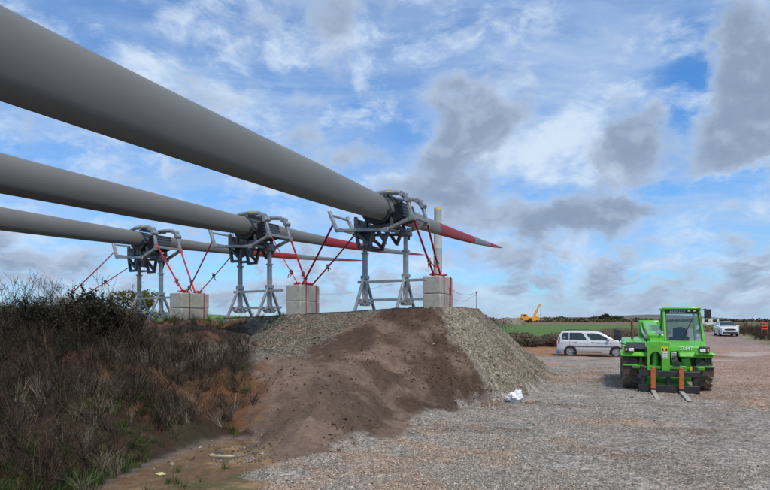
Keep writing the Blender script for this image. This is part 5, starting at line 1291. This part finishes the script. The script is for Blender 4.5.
mb = MB(); mb.add([(.53, -.60, 1.475), (1.24, -.73, 1.045), (1.24, .73, 1.045), (.53, .60, 1.475)], [(0, 1, 2, 3)]); o = mb.build('windscreen', M_cg, rm); o.location = (.012, 0, .018)
mb = MB(); mb.box((2.0, 0, .5), (.14, 1.2, .2)); mb.build('grille', M_blk, rm, bevel=.02)
mb = MB(); mb.box((-2.07, 0, .30), (.10, 1.5, .18)); mb.box((-2.0, -.80, .27), (.22, .05, .15)); mb.build('blue_bumper_strip', M_bluebar, rm, bevel=.02)
# ---- white car coming down the road (front towards the camera)
cx, cy = (726 - 385) / F * 53.5, 53.5
wc = thing('white_car', 'white estate car facing the camera on the road at the far right', 'car', (cx, cy, tz(cx, cy) - .01), R(-90 - 22)); wc.scale = (.88, .88, .88)
def wf2(x, z):
    w = .90
    if x > 1.7: w -= (x - 1.7) ** 2 * .40
    if x < -1.8: w -= (x + 1.8) ** 2 * .3
    if z > .95: w -= (z - .95) * .42
    return w
R_AR = .39
xk = dense_x([-2.30, -2.2, -1.38 - R_AR - .001, -1.38 - R_AR + .001, -1.38 + R_AR - .001, -1.38 + R_AR + .001, 1.38 - R_AR - .001, 1.38 - R_AR + .001, 1.38 + R_AR - .001, 1.38 + R_AR + .001, 2.2, 2.32], .05)
mb = car_shell(xk, arch_fn(.24, (-1.38, 1.38), R_AR), ifn([(-2.3, .98), (-2.2, 1.04), (1.1, 1.04), (1.85, .95), (2.2, .84), (2.32, .70)]), wf2)
mb.build('body', M_white, wc, smooth=42)
xk = dense_x([-2.2, -2.05, -1.8, -.2, .2, 1.18], .08)
mb = car_shell(xk, lambda x: 1.02, ifn([(-2.2, 1.05), (-2.05, 1.38), (-1.8, 1.50), (-.2, 1.55), (.2, 1.50), (1.18, 1.04)]), lambda x, z: wf2(x, z) - .004, 7)
mb.build('cabin', M_white, wc, smooth=42)
mb = MB(); mb.add([(.26, -.60, 1.52), (1.12, -.77, 1.075), (1.12, .77, 1.075), (.26, .60, 1.52)], [(0, 1, 2, 3)]); o = mb.build('windscreen', M_cg, wc); o.location = (.012, 0, .02)
mb = MB(); mb.py(smooth_poly([(-.58, .60), (-.50, .80), (.50, .80), (.58, .60)], 1), 0, .05); g_ = mb.build('grille', M_blk, wc); g_.rotation_euler = (0, 0, R(-90)); g_.location = (2.275, 0, 0); 
for s in (-1, 1):
    mb = MB(); mb.box((2.16, s * .66, .78), (.22, .30, .12)); mb.build('headlight', M_lamp, wc, bevel=.02)
    mb = MB(); mb.box((.86, s * .98, 1.06), (.18, .2, .14)); mb.build('wing_mirror', M_white, wc, bevel=.03)
    car_wheel(wc, -1.38, s * .80, .33, s, M_rim); car_wheel(wc, 1.38, s * .80, .33, s, M_rim)
    for xx in (-1.38, 1.38): mb = MB(); mb.box((xx, s * .6, .42), (.76, .35, .5)); mb.build('wheel_well', M_blk, wc)
    for poly, nm in (([(-1.9, 1.08), (-1.78, 1.42), (-1.0, 1.47), (-.95, 1.08)], 'rear_side_window'), ([(-.88, 1.08), (-.9, 1.47), (.15, 1.45), (.85, 1.08)], 'front_side_window')):
        mb = MB(); mb.prism(poly, lambda q: (q[0], s * (wf2(*q) - .03), q[1]), lambda q: (q[0], s * (wf2(*q) + .006), q[1])); mb.build(nm, M_cg, wc)
mb = MB(); mb.box((2.27, 0, .36), (.14, 1.35, .18)); mb.build('lower_intake', M_blk, wc, bevel=.02)
mb = MB(); mb.box((2.33, 0, .52), (.03, .52, .11)); mb.build('number_plate', M_wht, wc)
